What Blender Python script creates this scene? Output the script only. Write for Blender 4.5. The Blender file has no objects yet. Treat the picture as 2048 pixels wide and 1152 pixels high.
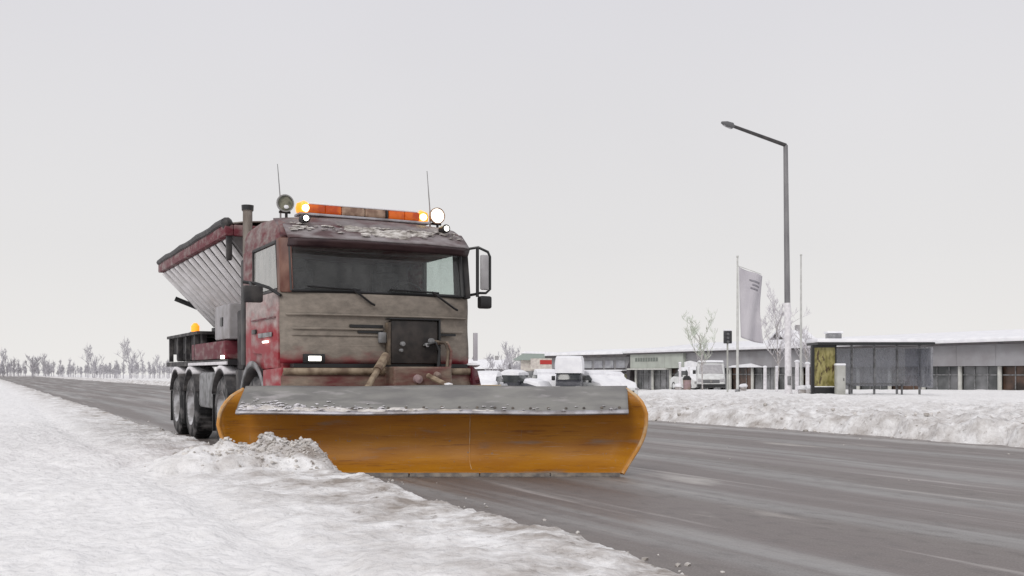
import bpy, bmesh, math, random
import numpy as np
from mathutils import Vector, Matrix, Euler

R = math.radians
sc = bpy.context.scene
col = sc.collection
random.seed(7)

# ------------------------------------------------------------------ camera
CAM_H, F, HOR = 1.11, 2000.0, 745.0
cam_d = bpy.data.cameras.new('camera')
cam = bpy.data.objects.new('camera', cam_d)
col.objects.link(cam)
cam.location = (0, 0, CAM_H)
cam.rotation_euler = (R(90), 0, 0)
cam_d.sensor_width = 36
cam_d.lens = F / 2048 * 36
cam_d.shift_y = (HOR - 576) / 2048
cam_d.clip_end = 3000
sc.camera = cam

# ------------------------------------------------------------------ sky and light (overcast)
w = bpy.data.worlds.new('World'); sc.world = w; w.use_nodes = True
nt = w.node_tree; nt.nodes.clear()
out = nt.nodes.new('ShaderNodeOutputWorld')
sky = nt.nodes.new('ShaderNodeTexSky'); sky.sky_type = 'NISHITA'; sky.sun_disc = False
sky.sun_elevation = R(38); sky.sun_rotation = R(200); sky.dust_density = 6; sky.air_density = 1
hsv = nt.nodes.new('ShaderNodeHueSaturation'); hsv.inputs['Saturation'].default_value = 0.12
bg1 = nt.nodes.new('ShaderNodeBackground'); bg1.inputs[1].default_value = 0.05
bg2 = nt.nodes.new('ShaderNodeBackground'); bg2.inputs[1].default_value = 1.0
tc = nt.nodes.new('ShaderNodeTexCoord'); sep = nt.nodes.new('ShaderNodeSeparateXYZ')
ramp = nt.nodes.new('ShaderNodeValToRGB')
ramp.color_ramp.elements[0].position = 0.0; ramp.color_ramp.elements[0].color = (0.89, 0.872, 0.85, 1)
ramp.color_ramp.elements[1].position = 0.36; ramp.color_ramp.elements[1].color = (0.745, 0.738, 0.775, 1)
e = ramp.color_ramp.elements.new(0.12); e.color = (0.81, 0.80, 0.80, 1)
nz = nt.nodes.new('ShaderNodeTexNoise'); nz.inputs['Scale'].default_value = 2.2; nz.inputs['Detail'].default_value = 3
nmx = nt.nodes.new('ShaderNodeMix'); nmx.data_type = 'RGBA'; nmx.blend_type = 'MULTIPLY'; nmx.inputs[0].default_value = 1
nr = nt.nodes.new('ShaderNodeMapRange'); nr.inputs[3].default_value = 0.95; nr.inputs[4].default_value = 1.05
mixs = nt.nodes.new('ShaderNodeMixShader'); mixs.inputs[0].default_value = 0.95
L = nt.links.new
L(tc.outputs['Generated'], sep.inputs[0]); L(sep.outputs[2], ramp.inputs[0])
L(tc.outputs['Generated'], nz.inputs['Vector']); L(nz.outputs[0], nr.inputs[0])
L(ramp.outputs[0], nmx.inputs[6]); L(nr.outputs[0], nmx.inputs[7])
L(sky.outputs[0], hsv.inputs['Color']); L(hsv.outputs[0], bg1.inputs[0]); L(nmx.outputs[2], bg2.inputs[0])
L(bg1.outputs[0], mixs.inputs[1]); L(bg2.outputs[0], mixs.inputs[2]); L(mixs.outputs[0], out.inputs[0])

sd = bpy.data.lights.new('sun', 'SUN'); sd.energy = 1.15; sd.angle = R(22); sd.color = (1, 0.97, 0.93)
so = bpy.data.objects.new('sun', sd); col.objects.link(so)
so.rotation_euler = Euler((R(50), 0, R(-22)), 'XYZ')

sc.view_settings.view_transform = 'Standard'
sc.view_settings.look = 'None'
sc.view_settings.exposure = 0
sc.view_settings.gamma = 1
sc.view_settings.use_curve_mapping = False
sc.render.engine = 'CYCLES'
sc.cycles.use_denoising = True
sc.cycles.max_bounces = 6
sc.cycles.transparent_max_bounces = 12

# ------------------------------------------------------------------ materials
def _coord(n, l, stretch, coord='Object'):
    tc = n.new('ShaderNodeTexCoord'); mp = n.new('ShaderNodeMapping')
    mp.inputs['Scale'].default_value = stretch
    l(tc.outputs[coord], mp.inputs[0]); return mp

def pm(name, c1, c2=None, scale=5, stretch=(1, 1, 1), rough=0.6, metal=0.0, bump=0.0, bscale=None,
       lo=0.4, hi=0.6, rot=0.0, emis=None, estr=0.0, spec=0.5, c3=None, s3=1.0, l3=0.55, h3=0.65, coat=0.0, detail=6, r2=None):
    m = bpy.data.materials.new(name); m.use_nodes = True
    n = m.node_tree.nodes; l = m.node_tree.links.new
    b = n['Principled BSDF']
    b.inputs['Base Color'].default_value = (*c1, 1)
    b.inputs['Roughness'].default_value = rough
    b.inputs['Metallic'].default_value = metal
    b.inputs['Specular IOR Level'].default_value = spec
    b.inputs['Coat Weight'].default_value = coat
    mp = _coord(n, l, stretch); mp.inputs['Rotation'].default_value = (0, 0, rot)
    if rot:
        mp.vector_type = 'TEXTURE' if False else 'POINT'
    last = None
    if c2 is not None:
        t = n.new('ShaderNodeTexNoise'); t.inputs['Scale'].default_value = scale; t.inputs['Detail'].default_value = detail
        l(mp.outputs[0], t.inputs['Vector'])
        mr = n.new('ShaderNodeMapRange'); mr.inputs[1].default_value = lo; mr.inputs[2].default_value = hi
        l(t.outputs[0], mr.inputs[0])
        mx = n.new('ShaderNodeMix'); mx.data_type = 'RGBA'
        mx.inputs[6].default_value = (*c1, 1); mx.inputs[7].default_value = (*c2, 1)
        l(mr.outputs[0], mx.inputs[0]); last = mx.outputs[2]
        if r2 is not None:
            m2 = n.new('ShaderNodeMapRange'); m2.inputs[3].default_value = rough; m2.inputs[4].default_value = r2
            l(mr.outputs[0], m2.inputs[0]); l(m2.outputs[0], b.inputs['Roughness'])
        if c3 is not None:
            t2 = n.new('ShaderNodeTexNoise'); t2.inputs['Scale'].default_value = s3; t2.inputs['Detail'].default_value = 8
            l(mp.outputs[0], t2.inputs['Vector'])
            mr2 = n.new('ShaderNodeMapRange'); mr2.inputs[1].default_value = l3; mr2.inputs[2].default_value = h3
            l(t2.outputs[0], mr2.inputs[0])
            mx2 = n.new('ShaderNodeMix'); mx2.data_type = 'RGBA'; mx2.inputs[7].default_value = (*c3, 1)
            l(last, mx2.inputs[6]); l(mr2.outputs[0], mx2.inputs[0]); last = mx2.outputs[2]
        l(last, b.inputs['Base Color'])
    if bump:
        tb = n.new('ShaderNodeTexNoise'); tb.inputs['Scale'].default_value = bscale or scale * 3; tb.inputs['Detail'].default_value = 6
        l(mp.outputs[0], tb.inputs['Vector'])
        bp = n.new('ShaderNodeBump'); bp.inputs['Strength'].default_value = bump; bp.inputs['Distance'].default_value = 0.02
        l(tb.outputs[0], bp.inputs['Height']); l(bp.outputs[0], b.inputs['Normal'])
    if emis:
        b.inputs['Emission Color'].default_value = (*emis, 1); b.inputs['Emission Strength'].default_value = estr
    return m

def glass(name, tint=(0.5, 0.55, 0.52), dirt=0.1, dcol=(0.5, 0.5, 0.48), refl=0.12, rough=0.03):  # dirt: diffuse share; on the cab panes it paints in reflected sky
    m = bpy.data.materials.new(name); m.use_nodes = True
    n = m.node_tree.nodes; l = m.node_tree.links.new; n.remove(n['Principled BSDF']); o = n['Material Output']
    tr = n.new('ShaderNodeBsdfTransparent'); tr.inputs[0].default_value = (*tint, 1)
    gl = n.new('ShaderNodeBsdfGlossy'); gl.inputs['Roughness'].default_value = rough; gl.inputs[0].default_value = (0.9, 0.9, 0.9, 1)
    lw = n.new('ShaderNodeLayerWeight'); lw.inputs[0].default_value = 0.5
    fr = n.new('ShaderNodeMath'); fr.operation = 'POWER'; fr.inputs[1].default_value = 4.5; l(lw.outputs['Facing'], fr.inputs[0])
    ad = n.new('ShaderNodeMath'); ad.operation = 'ADD'; ad.inputs[1].default_value = refl + 0.04; ad.use_clamp = True
    l(fr.outputs[0], ad.inputs[0])
    m1 = n.new('ShaderNodeMixShader'); l(ad.outputs[0], m1.inputs[0]); l(tr.outputs[0], m1.inputs[1]); l(gl.outputs[0], m1.inputs[2])
    df = n.new('ShaderNodeBsdfDiffuse'); df.inputs[0].default_value = (*dcol, 1)
    mp = _coord(n, l, (1, 1, 0.5)); t = n.new('ShaderNodeTexNoise'); t.inputs['Scale'].default_value = 6; t.inputs['Detail'].default_value = 5
    l(mp.outputs[0], t.inputs['Vector'])
    mr = n.new('ShaderNodeMapRange'); mr.inputs[1].default_value = 0.3; mr.inputs[2].default_value = 0.7
    mr.inputs[3].default_value = dirt * 0.5; mr.inputs[4].default_value = dirt * 1.5
    l(t.outputs[0], mr.inputs[0])
    m2 = n.new('ShaderNodeMixShader'); l(mr.outputs[0], m2.inputs[0]); l(m1.outputs[0], m2.inputs[1]); l(df.outputs[0], m2.inputs[2])
    l(m2.outputs[0], o.inputs[0]); return m

def dirty_paint(name, paint, dirt, z0, z1, amount_lo, amount_hi, streak=(1.2, 1.2, 9), rough=0.6):
    """paint with a layer of dried salt spray; z0..z1 is where the splash gets thick (object coordinates)"""
    m = bpy.data.materials.new(name); m.use_nodes = True
    n = m.node_tree.nodes; l = m.node_tree.links.new; b = n['Principled BSDF']
    tc = n.new('ShaderNodeTexCoord'); sp = n.new('ShaderNodeSeparateXYZ'); l(tc.outputs['Object'], sp.inputs[0])
    mr = n.new('ShaderNodeMapRange'); mr.inputs[1].default_value = z0; mr.inputs[2].default_value = z1
    mr.inputs[3].default_value = amount_lo; mr.inputs[4].default_value = amount_hi
    l(sp.outputs[2], mr.inputs[0])
    mp = n.new('ShaderNodeMapping'); mp.inputs['Scale'].default_value = streak; l(tc.outputs['Object'], mp.inputs[0])
    t = n.new('ShaderNodeTexNoise'); t.inputs['Scale'].default_value = 2.2; t.inputs['Detail'].default_value = 7; l(mp.outputs[0], t.inputs['Vector'])
    ad = n.new('ShaderNodeMath'); ad.operation = 'ADD'; l(mr.outputs[0], ad.inputs[0])
    sc_ = n.new('ShaderNodeMapRange'); sc_.inputs[1].default_value = 0.25; sc_.inputs[2].default_value = 0.75; sc_.inputs[3].default_value = -0.8; sc_.inputs[4].default_value = 0.8
    l(t.outputs[0], sc_.inputs[0]); l(sc_.outputs[0], ad.inputs[1]); ad.use_clamp = True
    t2 = n.new('ShaderNodeTexNoise'); t2.inputs['Scale'].default_value = 6; t2.inputs['Detail'].default_value = 12; t2.inputs['Roughness'].default_value = 0.68; l(mp.outputs[0], t2.inputs['Vector'])
    dm = n.new('ShaderNodeMix'); dm.data_type = 'RGBA'; dm.inputs[6].default_value = tuple(c * 0.72 for c in dirt) + (1,); dm.inputs[7].default_value = tuple(min(1, c * 1.32) for c in dirt) + (1,)
    m4 = n.new('ShaderNodeMapRange'); m4.inputs[1].default_value = 0.32; m4.inputs[2].default_value = 0.68; l(t2.outputs[0], m4.inputs[0]); l(m4.outputs[0], dm.inputs[0])
    mx = n.new('ShaderNodeMix'); mx.data_type = 'RGBA'; mx.inputs[6].default_value = (*paint, 1)
    l(dm.outputs[2], mx.inputs[7]); l(ad.outputs[0], mx.inputs[0]); l(mx.outputs[2], b.inputs['Base Color'])
    b.inputs['Roughness'].default_value = rough
    bp = n.new('ShaderNodeBump'); bp.inputs['Strength'].default_value = 0.12; bp.inputs['Distance'].default_value = 0.01
    l(t2.outputs[0], bp.inputs['Height']); l(bp.outputs[0], b.inputs['Normal'])
    return m

RED = (0.22, 0.012, 0.022)
M = {}
def orange_mat(name, c1, c2, *a, **k):
    """worn plough paint: broad tone drift, long scratches left by grit, chips down to grey primer and rust"""
    m = pm(name, c1, c2, *a, **k); n = m.node_tree.nodes; l = m.node_tree.links.new; b = n['Principled BSDF']
    src = b.inputs['Base Color'].links[0].from_socket
    def layer(src, scale, stretch, lo, hi, colr, amt, detail=8):
        mp = _coord(n, l, stretch); t = n.new('ShaderNodeTexNoise'); t.inputs['Scale'].default_value = scale; t.inputs['Detail'].default_value = detail
        t.inputs['Roughness'].default_value = 0.7; l(mp.outputs[0], t.inputs['Vector'])
        r = n.new('ShaderNodeMapRange'); r.inputs[1].default_value = lo; r.inputs[2].default_value = hi; r.inputs[4].default_value = amt; l(t.outputs[0], r.inputs[0])
        x = n.new('ShaderNodeMix'); x.data_type = 'RGBA'; x.inputs[7].default_value = (*colr, 1); l(src, x.inputs[6]); l(r.outputs[0], x.inputs[0]); return x.outputs[2]
    o = layer(src, 3, (.5, 1, 9), .56, .66, (0.16, 0.055, 0.012), .65)
    o = layer(o, 14, (.25, 1, 6), .62, .68, (0.42, 0.30, 0.20), .5, 4)
    o = layer(o, 16, (1, 1, 1.5), .66, .69, (0.20, 0.18, 0.165), .9, 5)
    o = layer(o, 5, (5, 1, .8), .62, .72, (0.30, 0.24, 0.19), .5, 6)
    l(o, b.inputs['Base Color']); return m
M['snow'] = pm('snow', (0.86, 0.86, 0.87), (0.76, 0.75, 0.76), 1.5, rough=0.75, bump=0.5, bscale=9, lo=0.35, hi=0.7)
M['snow_cap'] = pm('snow_cap', (0.88, 0.88, 0.90), (0.80, 0.80, 0.83), 2, rough=0.8, bump=0.3, bscale=6)
M['slush'] = pm('slush', (0.68, 0.65, 0.62), (0.34, 0.31, 0.28), 6, rough=0.7, bump=0.8, bscale=16, lo=0.42, hi=0.66)
M['front_dirt'] = dirty_paint('front_dirt', RED, (0.232, 0.200, 0.168), 1.2, 1.50, 0.02, 1.7, (1.0, 1.0, 1.9), 0.78)
M['door_paint'] = dirty_paint('door_paint', (0.30, 0.02, 0.03), (0.36, 0.29, 0.275), 1.62, 1.90, 0.16, 1.1, (1.2, 1.2, 2.5))
M['roof_front'] = dirty_paint('roof_front', (0.085, 0.018, 0.024), (0.20, 0.175, 0.175), 2.6, 3.0, 0.45, 0.8, (1.5, 1.5, 4))
M['roof_paint'] = dirty_paint('roof_paint', (0.13, 0.02, 0.026), (0.23, 0.18, 0.17), 2.6, 3.0, 0.4, 0.78, (2, 2, 5))
M['bumper'] = dirty_paint('bumper', (0.12, 0.010, 0.014), (0.22, 0.17, 0.13), 0.5, 1.12, 0.1, 0.66, (1.2, 1.2, 4))
M['fender'] = dirty_paint('fender', (0.09, 0.006, 0.016), (0.20, 0.13, 0.13), 0.5, 1.2, 0.1, 0.4, (2, 2, 2))
M['maroon'] = dirty_paint('maroon', (0.12, 0.010, 0.02), (0.25, 0.19, 0.18), 2.9, 3.3, 0.10, 0.45, (2, 2, 4))
M['pillar'] = pm('pillar', (0.11, 0.035, 0.022), (0.20, 0.10, 0.07), 6, (1, 1, .4), rough=0.5)
M['dark'] = pm('dark', (0.018, 0.016, 0.018), (0.05, 0.045, 0.043), 5, rough=0.55)
M['visor'] = pm('visor', (0.028, 0.013, 0.016), (0.055, 0.03, 0.032), 3, (1, 1, 3), rough=0.35)  # dark tone standing for the shade under the sun visor
M['visor_slush'] = pm('visor_slush', (0.10, 0.06, 0.062), (0.30, 0.275, 0.28), 3.0, (1, 1, 3.5), rough=0.7, lo=0.36, hi=0.62, bump=0.2, bscale=12)
M['rubber'] = pm('rubber', (0.015, 0.015, 0.016), (0.20, 0.19, 0.19), 5, rough=0.8, lo=0.46, hi=0.68)
M['rim'] = pm('rim', (0.25, 0.24, 0.24), (0.62, 0.62, 0.64), 4, rough=0.6, lo=0.4, hi=0.58)
M['chassis'] = pm('chassis', (0.022, 0.02, 0.022), (0.13, 0.12, 0.115), 4, rough=0.7, lo=0.45, hi=0.7)
M['tank'] = pm('tank', (0.36, 0.345, 0.36), (0.22, 0.205, 0.20), 4, rough=0.55, lo=0.4, hi=0.7)
M['hopper'] = pm('hopper', (0.17, 0.16, 0.16), (0.11, 0.10, 0.10), 2.5, (1, 1, 2), rough=0.5, metal=0.15, lo=0.35, hi=0.75)
M['rib'] = pm('rib', (0.72, 0.70, 0.71), (0.52, 0.50, 0.49), 3, (1, 1, 2), rough=0.5, lo=0.35, hi=0.75)
M['grey_trim'] = pm('grey_trim', (0.30, 0.30, 0.31), (0.16, 0.16, 0.16), 6, rough=0.7)
M['exhaust'] = pm('exhaust', (0.17, 0.14, 0.12), (0.30, 0.27, 0.24), 7, (1, 1, .3), rough=0.5, metal=0.4)
M['orange'] = orange_mat('orange', (0.46, 0.195, 0.011), (0.34, 0.130, 0.013), 1.6, (0.8, 1, 5), rough=0.5, bump=0.12, bscale=14, lo=0.33, hi=0.68,
                 c3=(0.23, 0.18, 0.14), s3=1.5, l3=0.60, h3=0.74, spec=0.35)
M['orange_rim'] = pm('orange_rim', (0.56, 0.25, 0.045), (0.58, 0.42, 0.25), 7, rough=0.5)
M['deflector'] = pm('deflector', (0.245, 0.24, 0.225), (0.175, 0.17, 0.165), 2.5, (0.8, 1, 4), rough=0.6, bump=0.15, bscale=20, c3=(0.36, 0.34, 0.34), s3=3, l3=0.58, h3=0.7)
M['strip'] = pm('strip', (0.48, 0.47, 0.50), (0.24, 0.22, 0.22), 5, rough=0.45, metal=0.3)
M['steel'] = pm('steel', (0.10, 0.09, 0.085), (0.22, 0.19, 0.16), 8, rough=0.5, metal=0.5)
M['tan'] = pm('tan', (0.34, 0.27, 0.19), (0.16, 0.11, 0.075), 8, rough=0.7)
M['rail_tan'] = pm('rail_tan', (0.20, 0.155, 0.11), (0.08, 0.06, 0.045), 9, rough=0.7)
M['yellow'] = pm('yellow', (0.50, 0.27, 0.03), (0.42, 0.33, 0.20), 6, rough=0.6)
M['plate'] = pm('plate', (0.016, 0.013, 0.012), (0.042, 0.034, 0.030), 6, rough=0.6)
M['wind_glass'] = glass('wind_glass', (0.86, 0.90, 0.88), 0.10, (0.42, 0.43, 0.42), 0.0)  # grey diffuse share stands in for sky reflected in the windscreen
M['side_glass'] = glass('side_glass', (0.7, 0.74, 0.72), 0.42, (0.55, 0.54, 0.52), 0.10)  # pale diffuse share paints the sky's reflection into the door pane
M['far_glass2'] = glass('far_glass2', (0.92, 0.97, 0.95), 0.06, (0.8, 0.85, 0.83), 0.0)
M['amber'] = pm('amber', (0.62, 0.12, 0.012), (0.35, 0.03, 0.005), 9, rough=0.25, emis=(1, 0.20, 0.01), estr=0.14)
M['amber_lit'] = pm('amber_lit', (0.9, 0.3, 0.03), rough=0.3, emis=(1, 0.30, 0.02), estr=1.25)
M['amber_core'] = pm('amber_core', (1, 0.9, 0.5), rough=0.3, emis=(1, 0.85, 0.32), estr=5)
M['bar_clear'] = pm('bar_clear', (0.42, 0.29, 0.21), (0.22, 0.13, 0.09), 10, rough=0.3)
M['lamp_white'] = pm('lamp_white', (1, 1, 0.95), rough=0.3, emis=(1, 0.98, 0.88), estr=3.5)
M['lens_off'] = pm('lens_off', (0.10, 0.10, 0.07), (0.22, 0.21, 0.15), 20, rough=0.12)
M['chrome'] = pm('chrome', (0.30, 0.29, 0.28), rough=0.25, metal=0.9)
M['mirror'] = pm('mirror', (0.42, 0.41, 0.42), (0.34, 0.33, 0.34), 6, rough=0.4)
M['seat_cloth'] = pm('seat_cloth', (0.03, 0.03, 0.035), (0.05, 0.05, 0.055), 20, rough=0.9)
M['white_paint'] = pm('white_paint', (0.72, 0.73, 0.72), (0.60, 0.60, 0.59), 3, rough=0.4)
M['car_dark'] = pm('car_dark', (0.03, 0.032, 0.04), (0.06, 0.06, 0.07), 3, rough=0.35)
M['car_grey'] = pm('car_grey', (0.30, 0.30, 0.31), (0.20, 0.20, 0.21), 3, rough=0.4)
M['car_silver'] = pm('car_silver', (0.52, 0.52, 0.54), (0.42, 0.42, 0.44), 3, rough=0.4)
M['car_glass'] = pm('car_glass', (0.02, 0.024, 0.026), (0.05, 0.055, 0.055), 3, rough=0.12)
M['wall_grey'] = pm('wall_grey', (0.33, 0.325, 0.335), (0.27, 0.265, 0.27), 1.5, rough=0.7)
M['fascia'] = pm('fascia', (0.33, 0.325, 0.34), (0.27, 0.26, 0.27), 0.8, rough=0.5)
M['fascia_pale'] = pm('fascia_pale', (0.44, 0.47, 0.42), (0.38, 0.40, 0.36), 1.2, rough=0.6)
M['lettering'] = pm('lettering', (0.17, 0.19, 0.17), rough=0.6)
M['eave'] = pm('eave', (0.05, 0.045, 0.05), (0.08, 0.07, 0.07), 2, rough=0.6)
M['column'] = pm('column', (0.62, 0.62, 0.58), (0.50, 0.50, 0.47), 2, rough=0.5)
M['shop_glass'] = pm('shop_glass', (0.09, 0.095, 0.095), (0.27, 0.27, 0.28), 0.7, (1, 1, 1), rough=0.12, lo=0.4, hi=0.65)
M['shop_dark'] = pm('shop_dark', (0.03, 0.022, 0.018), (0.12, 0.07, 0.05), 1.0, rough=0.3)
M['win_light'] = pm('win_light', (0.42, 0.43, 0.45), (0.30, 0.30, 0.33), 1.5, rough=0.2)
M['pole'] = pm('pole', (0.17, 0.165, 0.175), (0.24, 0.235, 0.24), 3, (1, 1, .2), rough=0.45, metal=0.3)
M['arm'] = pm('arm', (0.035, 0.033, 0.035), (0.06, 0.055, 0.055), 3, rough=0.5)
M['white_pole'] = pm('white_pole', (0.60, 0.60, 0.58), (0.50, 0.50, 0.48), 3, rough=0.5)
M['frost_pole'] = pm('frost_pole', (0.80, 0.78, 0.80), (0.66, 0.64, 0.66), 6, rough=0.7)
M['flag'] = pm('flag', (0.47, 0.45, 0.485), (0.54, 0.52, 0.55), 1.5, (1, 1, .5), rough=0.8)
M['flag_mark'] = pm('flag_mark', (0.26, 0.25, 0.28), rough=0.8)
M['sign_dark'] = pm('sign_dark', (0.025, 0.025, 0.03), (0.05, 0.05, 0.05), 8, rough=0.4)
M['sign_grey'] = pm('sign_grey', (0.12, 0.12, 0.125), rough=0.5)
M['frost'] = pm('frost', (0.72, 0.70, 0.73), (0.50, 0.48, 0.50), 2.5, rough=0.9, lo=0.4, hi=0.65)
M['frost_green'] = pm('frost_green', (0.64, 0.69, 0.60), (0.46, 0.48, 0.41), 2, rough=0.9)
M['bark'] = pm('bark', (0.32, 0.29, 0.27), (0.52, 0.50, 0.50), 5, rough=0.9)
M['far_tree'] = pm('far_tree', (0.42, 0.41, 0.43), (0.56, 0.55, 0.58), 1.5, rough=0.9)
M['brick_red'] = pm('sign_red', (0.42, 0.03, 0.025), rough=0.5)
M['sign_pale'] = pm('sign_pale', (0.62, 0.58, 0.52), (0.50, 0.45, 0.42), 3, rough=0.6)
M['green_roof'] = pm('green_roof', (0.30, 0.35, 0.32), rough=0.6)
M['black'] = pm('black', (0.015, 0.015, 0.016), rough=0.4)
M['poster'] = pm('poster', (0.16, 0.14, 0.035), (0.34, 0.30, 0.12), 3.2, (2.2, 1, 0.9), rough=0.35, lo=0.38, hi=0.62, c3=(0.07, 0.045, 0.02), s3=2.6, l3=0.55, h3=0.62, detail=2)
M['shelter_glass'] = glass('shelter_glass', (0.62, 0.64, 0.68), 0.35, (0.40, 0.40, 0.43), 0.05)
M['cabinet'] = pm('cabinet', (0.46, 0.46, 0.43), (0.38, 0.38, 0.35), 2, rough=0.6)
M['pink_bin'] = pm('pink_bin', (0.34, 0.24, 0.25), (0.26, 0.19, 0.16), 3, rough=0.7)
M['house_wall'] = pm('house_wall', (0.36, 0.35, 0.35), (0.30, 0.29, 0.29), 1, rough=0.8)
M['olive'] = pm('olive', (0.17, 0.16, 0.08), (0.25, 0.24, 0.15), 2, rough=0.8)

# ------------------------------------------------------------------ mesh helpers
class MB:
    def __init__(s): s.bm = bmesh.new()
    def box(s, x0, x1, y0, y1, z0, z1, bev=0.0, seg=2):
        b = bmesh.new()
        vs = [b.verts.new((x, y, z)) for x in (x0, x1) for y in (y0, y1) for z in (z0, z1)]
        for f in ((0, 1, 3, 2), (4, 6, 7, 5), (0, 4, 5, 1), (2, 3, 7, 6), (0, 2, 6, 4), (1, 5, 7, 3)):
            b.faces.new([vs[i] for i in f])
        if bev: bmesh.ops.bevel(b, geom=b.edges[:], offset=bev, segments=seg, profile=0.5, affect='EDGES')
        s.add(b); return s
    def add(s, b, mat=None):
        if mat: b.transform(mat)
        me = bpy.data.meshes.new('t'); b.to_mesh(me); b.free(); s.bm.from_mesh(me); bpy.data.meshes.remove(me)
    def hexa(s, p, bev=0.0):   # 8 points: bottom loop 4, top loop 4
        b = bmesh.new(); v = [b.verts.new(q) for q in p]
        for f in ((3, 2, 1, 0), (4, 5, 6, 7), (0, 1, 5, 4), (1, 2, 6, 5), (2, 3, 7, 6), (3, 0, 4, 7)): b.faces.new([v[i] for i in f])
        bmesh.ops.recalc_face_normals(b, faces=b.faces[:])
        if bev: bmesh.ops.bevel(b, geom=b.edges[:], offset=bev, segments=2, profile=0.5, affect='EDGES')
        s.add(b); return s
    def prism(s, pts, axis, a0, a1, bev=0.0):
        """extrude a 2D outline along axis ('x': pts are (y,z); 'y': pts are (x,z); 'z': pts are (x,y))"""
        b = bmesh.new()
        def P(p, a): return {'x': (a, p[0], p[1]), 'y': (p[0], a, p[1]), 'z': (p[0], p[1], a)}[axis]
        A = [b.verts.new(P(p, a0)) for p in pts]; B = [b.verts.new(P(p, a1)) for p in pts]
        n = len(pts); b.faces.new(A); b.faces.new(B[::-1])
        for i in range(n): b.faces.new((A[i], B[i], B[(i + 1) % n], A[(i + 1) % n]))
        bmesh.ops.recalc_face_normals(b, faces=b.faces[:])
        if bev: bmesh.ops.bevel(b, geom=b.edges[:], offset=bev, segments=2, profile=0.5, affect='EDGES')
        s.add(b); return s
    def tube(s, pts, rad, n=8, cap=True):
        pts = [Vector(p) for p in pts]
        rads = rad if isinstance(rad, (list, tuple)) else [rad] * len(pts)
        rings = []
        for i, p in enumerate(pts):
            d = (pts[min(i + 1, len(pts) - 1)] - pts[max(i - 1, 0)]).normalized()
            if i == 0:
                up = Vector((0, 0, 1)) if abs(d.z) < 0.9 else Vector((1, 0, 0)); a = d.cross(up).normalized()
            else:
                a = (a - d * a.dot(d)).normalized()
            c = d.cross(a)
            rings.append([s.bm.verts.new(p + (a * math.cos(t) + c * math.sin(t)) * rads[i]) for t in [2 * math.pi * k / n for k in range(n)]])
        for r0, r1 in zip(rings, rings[1:]):
            for k in range(n): s.bm.faces.new((r0[k], r0[(k + 1) % n], r1[(k + 1) % n], r1[k]))
        if cap: s.bm.faces.new(rings[0][::-1]); s.bm.faces.new(rings[-1])
        return s
    def lathe(s, prof, n=24, axis='z', org=(0, 0, 0)):
        """prof: (r, h) list revolved about axis through org"""
        rings = []; o = Vector(org)
        for r, h in prof:
            ring = []
            for k in range(n):
                t = 2 * math.pi * k / n; c, q = r * math.cos(t), r * math.sin(t)
                v = {'z': (c, q, h), 'x': (h, c, q), 'y': (c, h, q)}[axis]
                ring.append(s.bm.verts.new(o + Vector(v)))
            rings.append(ring)
        for r0, r1 in zip(rings, rings[1:]):
            for k in range(n): s.bm.faces.new((r0[k], r0[(k + 1) % n], r1[(k + 1) % n], r1[k]))
        return s
    def grid(s, f, nu, nv):
        g = [[s.bm.verts.new(f(i / nu, j / nv)) for j in range(nv + 1)] for i in range(nu + 1)]
        for i in range(nu):
            for j in range(nv): s.bm.faces.new((g[i][j], g[i + 1][j], g[i + 1][j + 1], g[i][j + 1]))
        return g
    def blob(s, c, r, seed=0, sub=2, amp=0.2):
        b = bmesh.new(); bmesh.ops.create_icosphere(b, subdivisions=sub, radius=1); rn = random.Random(seed)
        ph = [rn.uniform(0, 6) for _ in range(6)]
        for v in b.verts:
            k = 1 + amp * (math.sin(3 * v.co.x + ph[0]) * math.cos(4 * v.co.y + ph[1]) + 0.6 * math.sin(7 * v.co.z + ph[2]))
            v.co = Vector((v.co.x * r[0] * k + c[0], v.co.y * r[1] * k + c[1], v.co.z * r[2] * k + c[2]))
        s.add(b); return s
    def build(s, name, mat, parent=None, smooth=True, thick=0.0, ang=35):
        me = bpy.data.meshes.new(name)
        bmesh.ops.recalc_face_normals(s.bm, faces=s.bm.faces[:])
        s.bm.to_mesh(me); s.bm.free()
        me.materials.append(mat)
        o = bpy.data.objects.new(name, me); col.objects.link(o)
        if parent: o.parent = parent
        if smooth:
            me.polygons.foreach_set('use_smooth', [True] * len(me.polygons))
            try: me.set_sharp_from_angle(angle=R(ang))
            except Exception: pass
        if thick:
            md = o.modifiers.new('thick', 'SOLIDIFY'); md.thickness = thick; md.offset = 0
        return o

def tag(o, label=None, cat=None, group=None, kind=None):
    if label: o['label'] = label
    if cat: o['category'] = cat
    if group: o['group'] = group
    if kind: o['kind'] = kind
    return o

def thing(name, label, cat, loc=(0, 0, 0), rz=0, group=None):
    o = bpy.data.objects.new(name, None); col.objects.link(o)
    o.location = loc; o.rotation_euler = (0, 0, rz); o.empty_display_size = 0.2
    return tag(o, label, cat, group)

def copy_tree(o, parent=None):
    c = o.copy(); col.objects.link(c)
    if parent: c.parent = parent
    for ch in [x for x in bpy.data.objects if x.parent == o]: copy_tree(ch, c)
    return c

def P(px, y_depth): return (px - 1024) / F * y_depth     # sideways metres for a bearing at a distance (used to lay out the plan)
def Zat(py, y_depth): return CAM_H + (HOR - py) / F * y_depth

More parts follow.
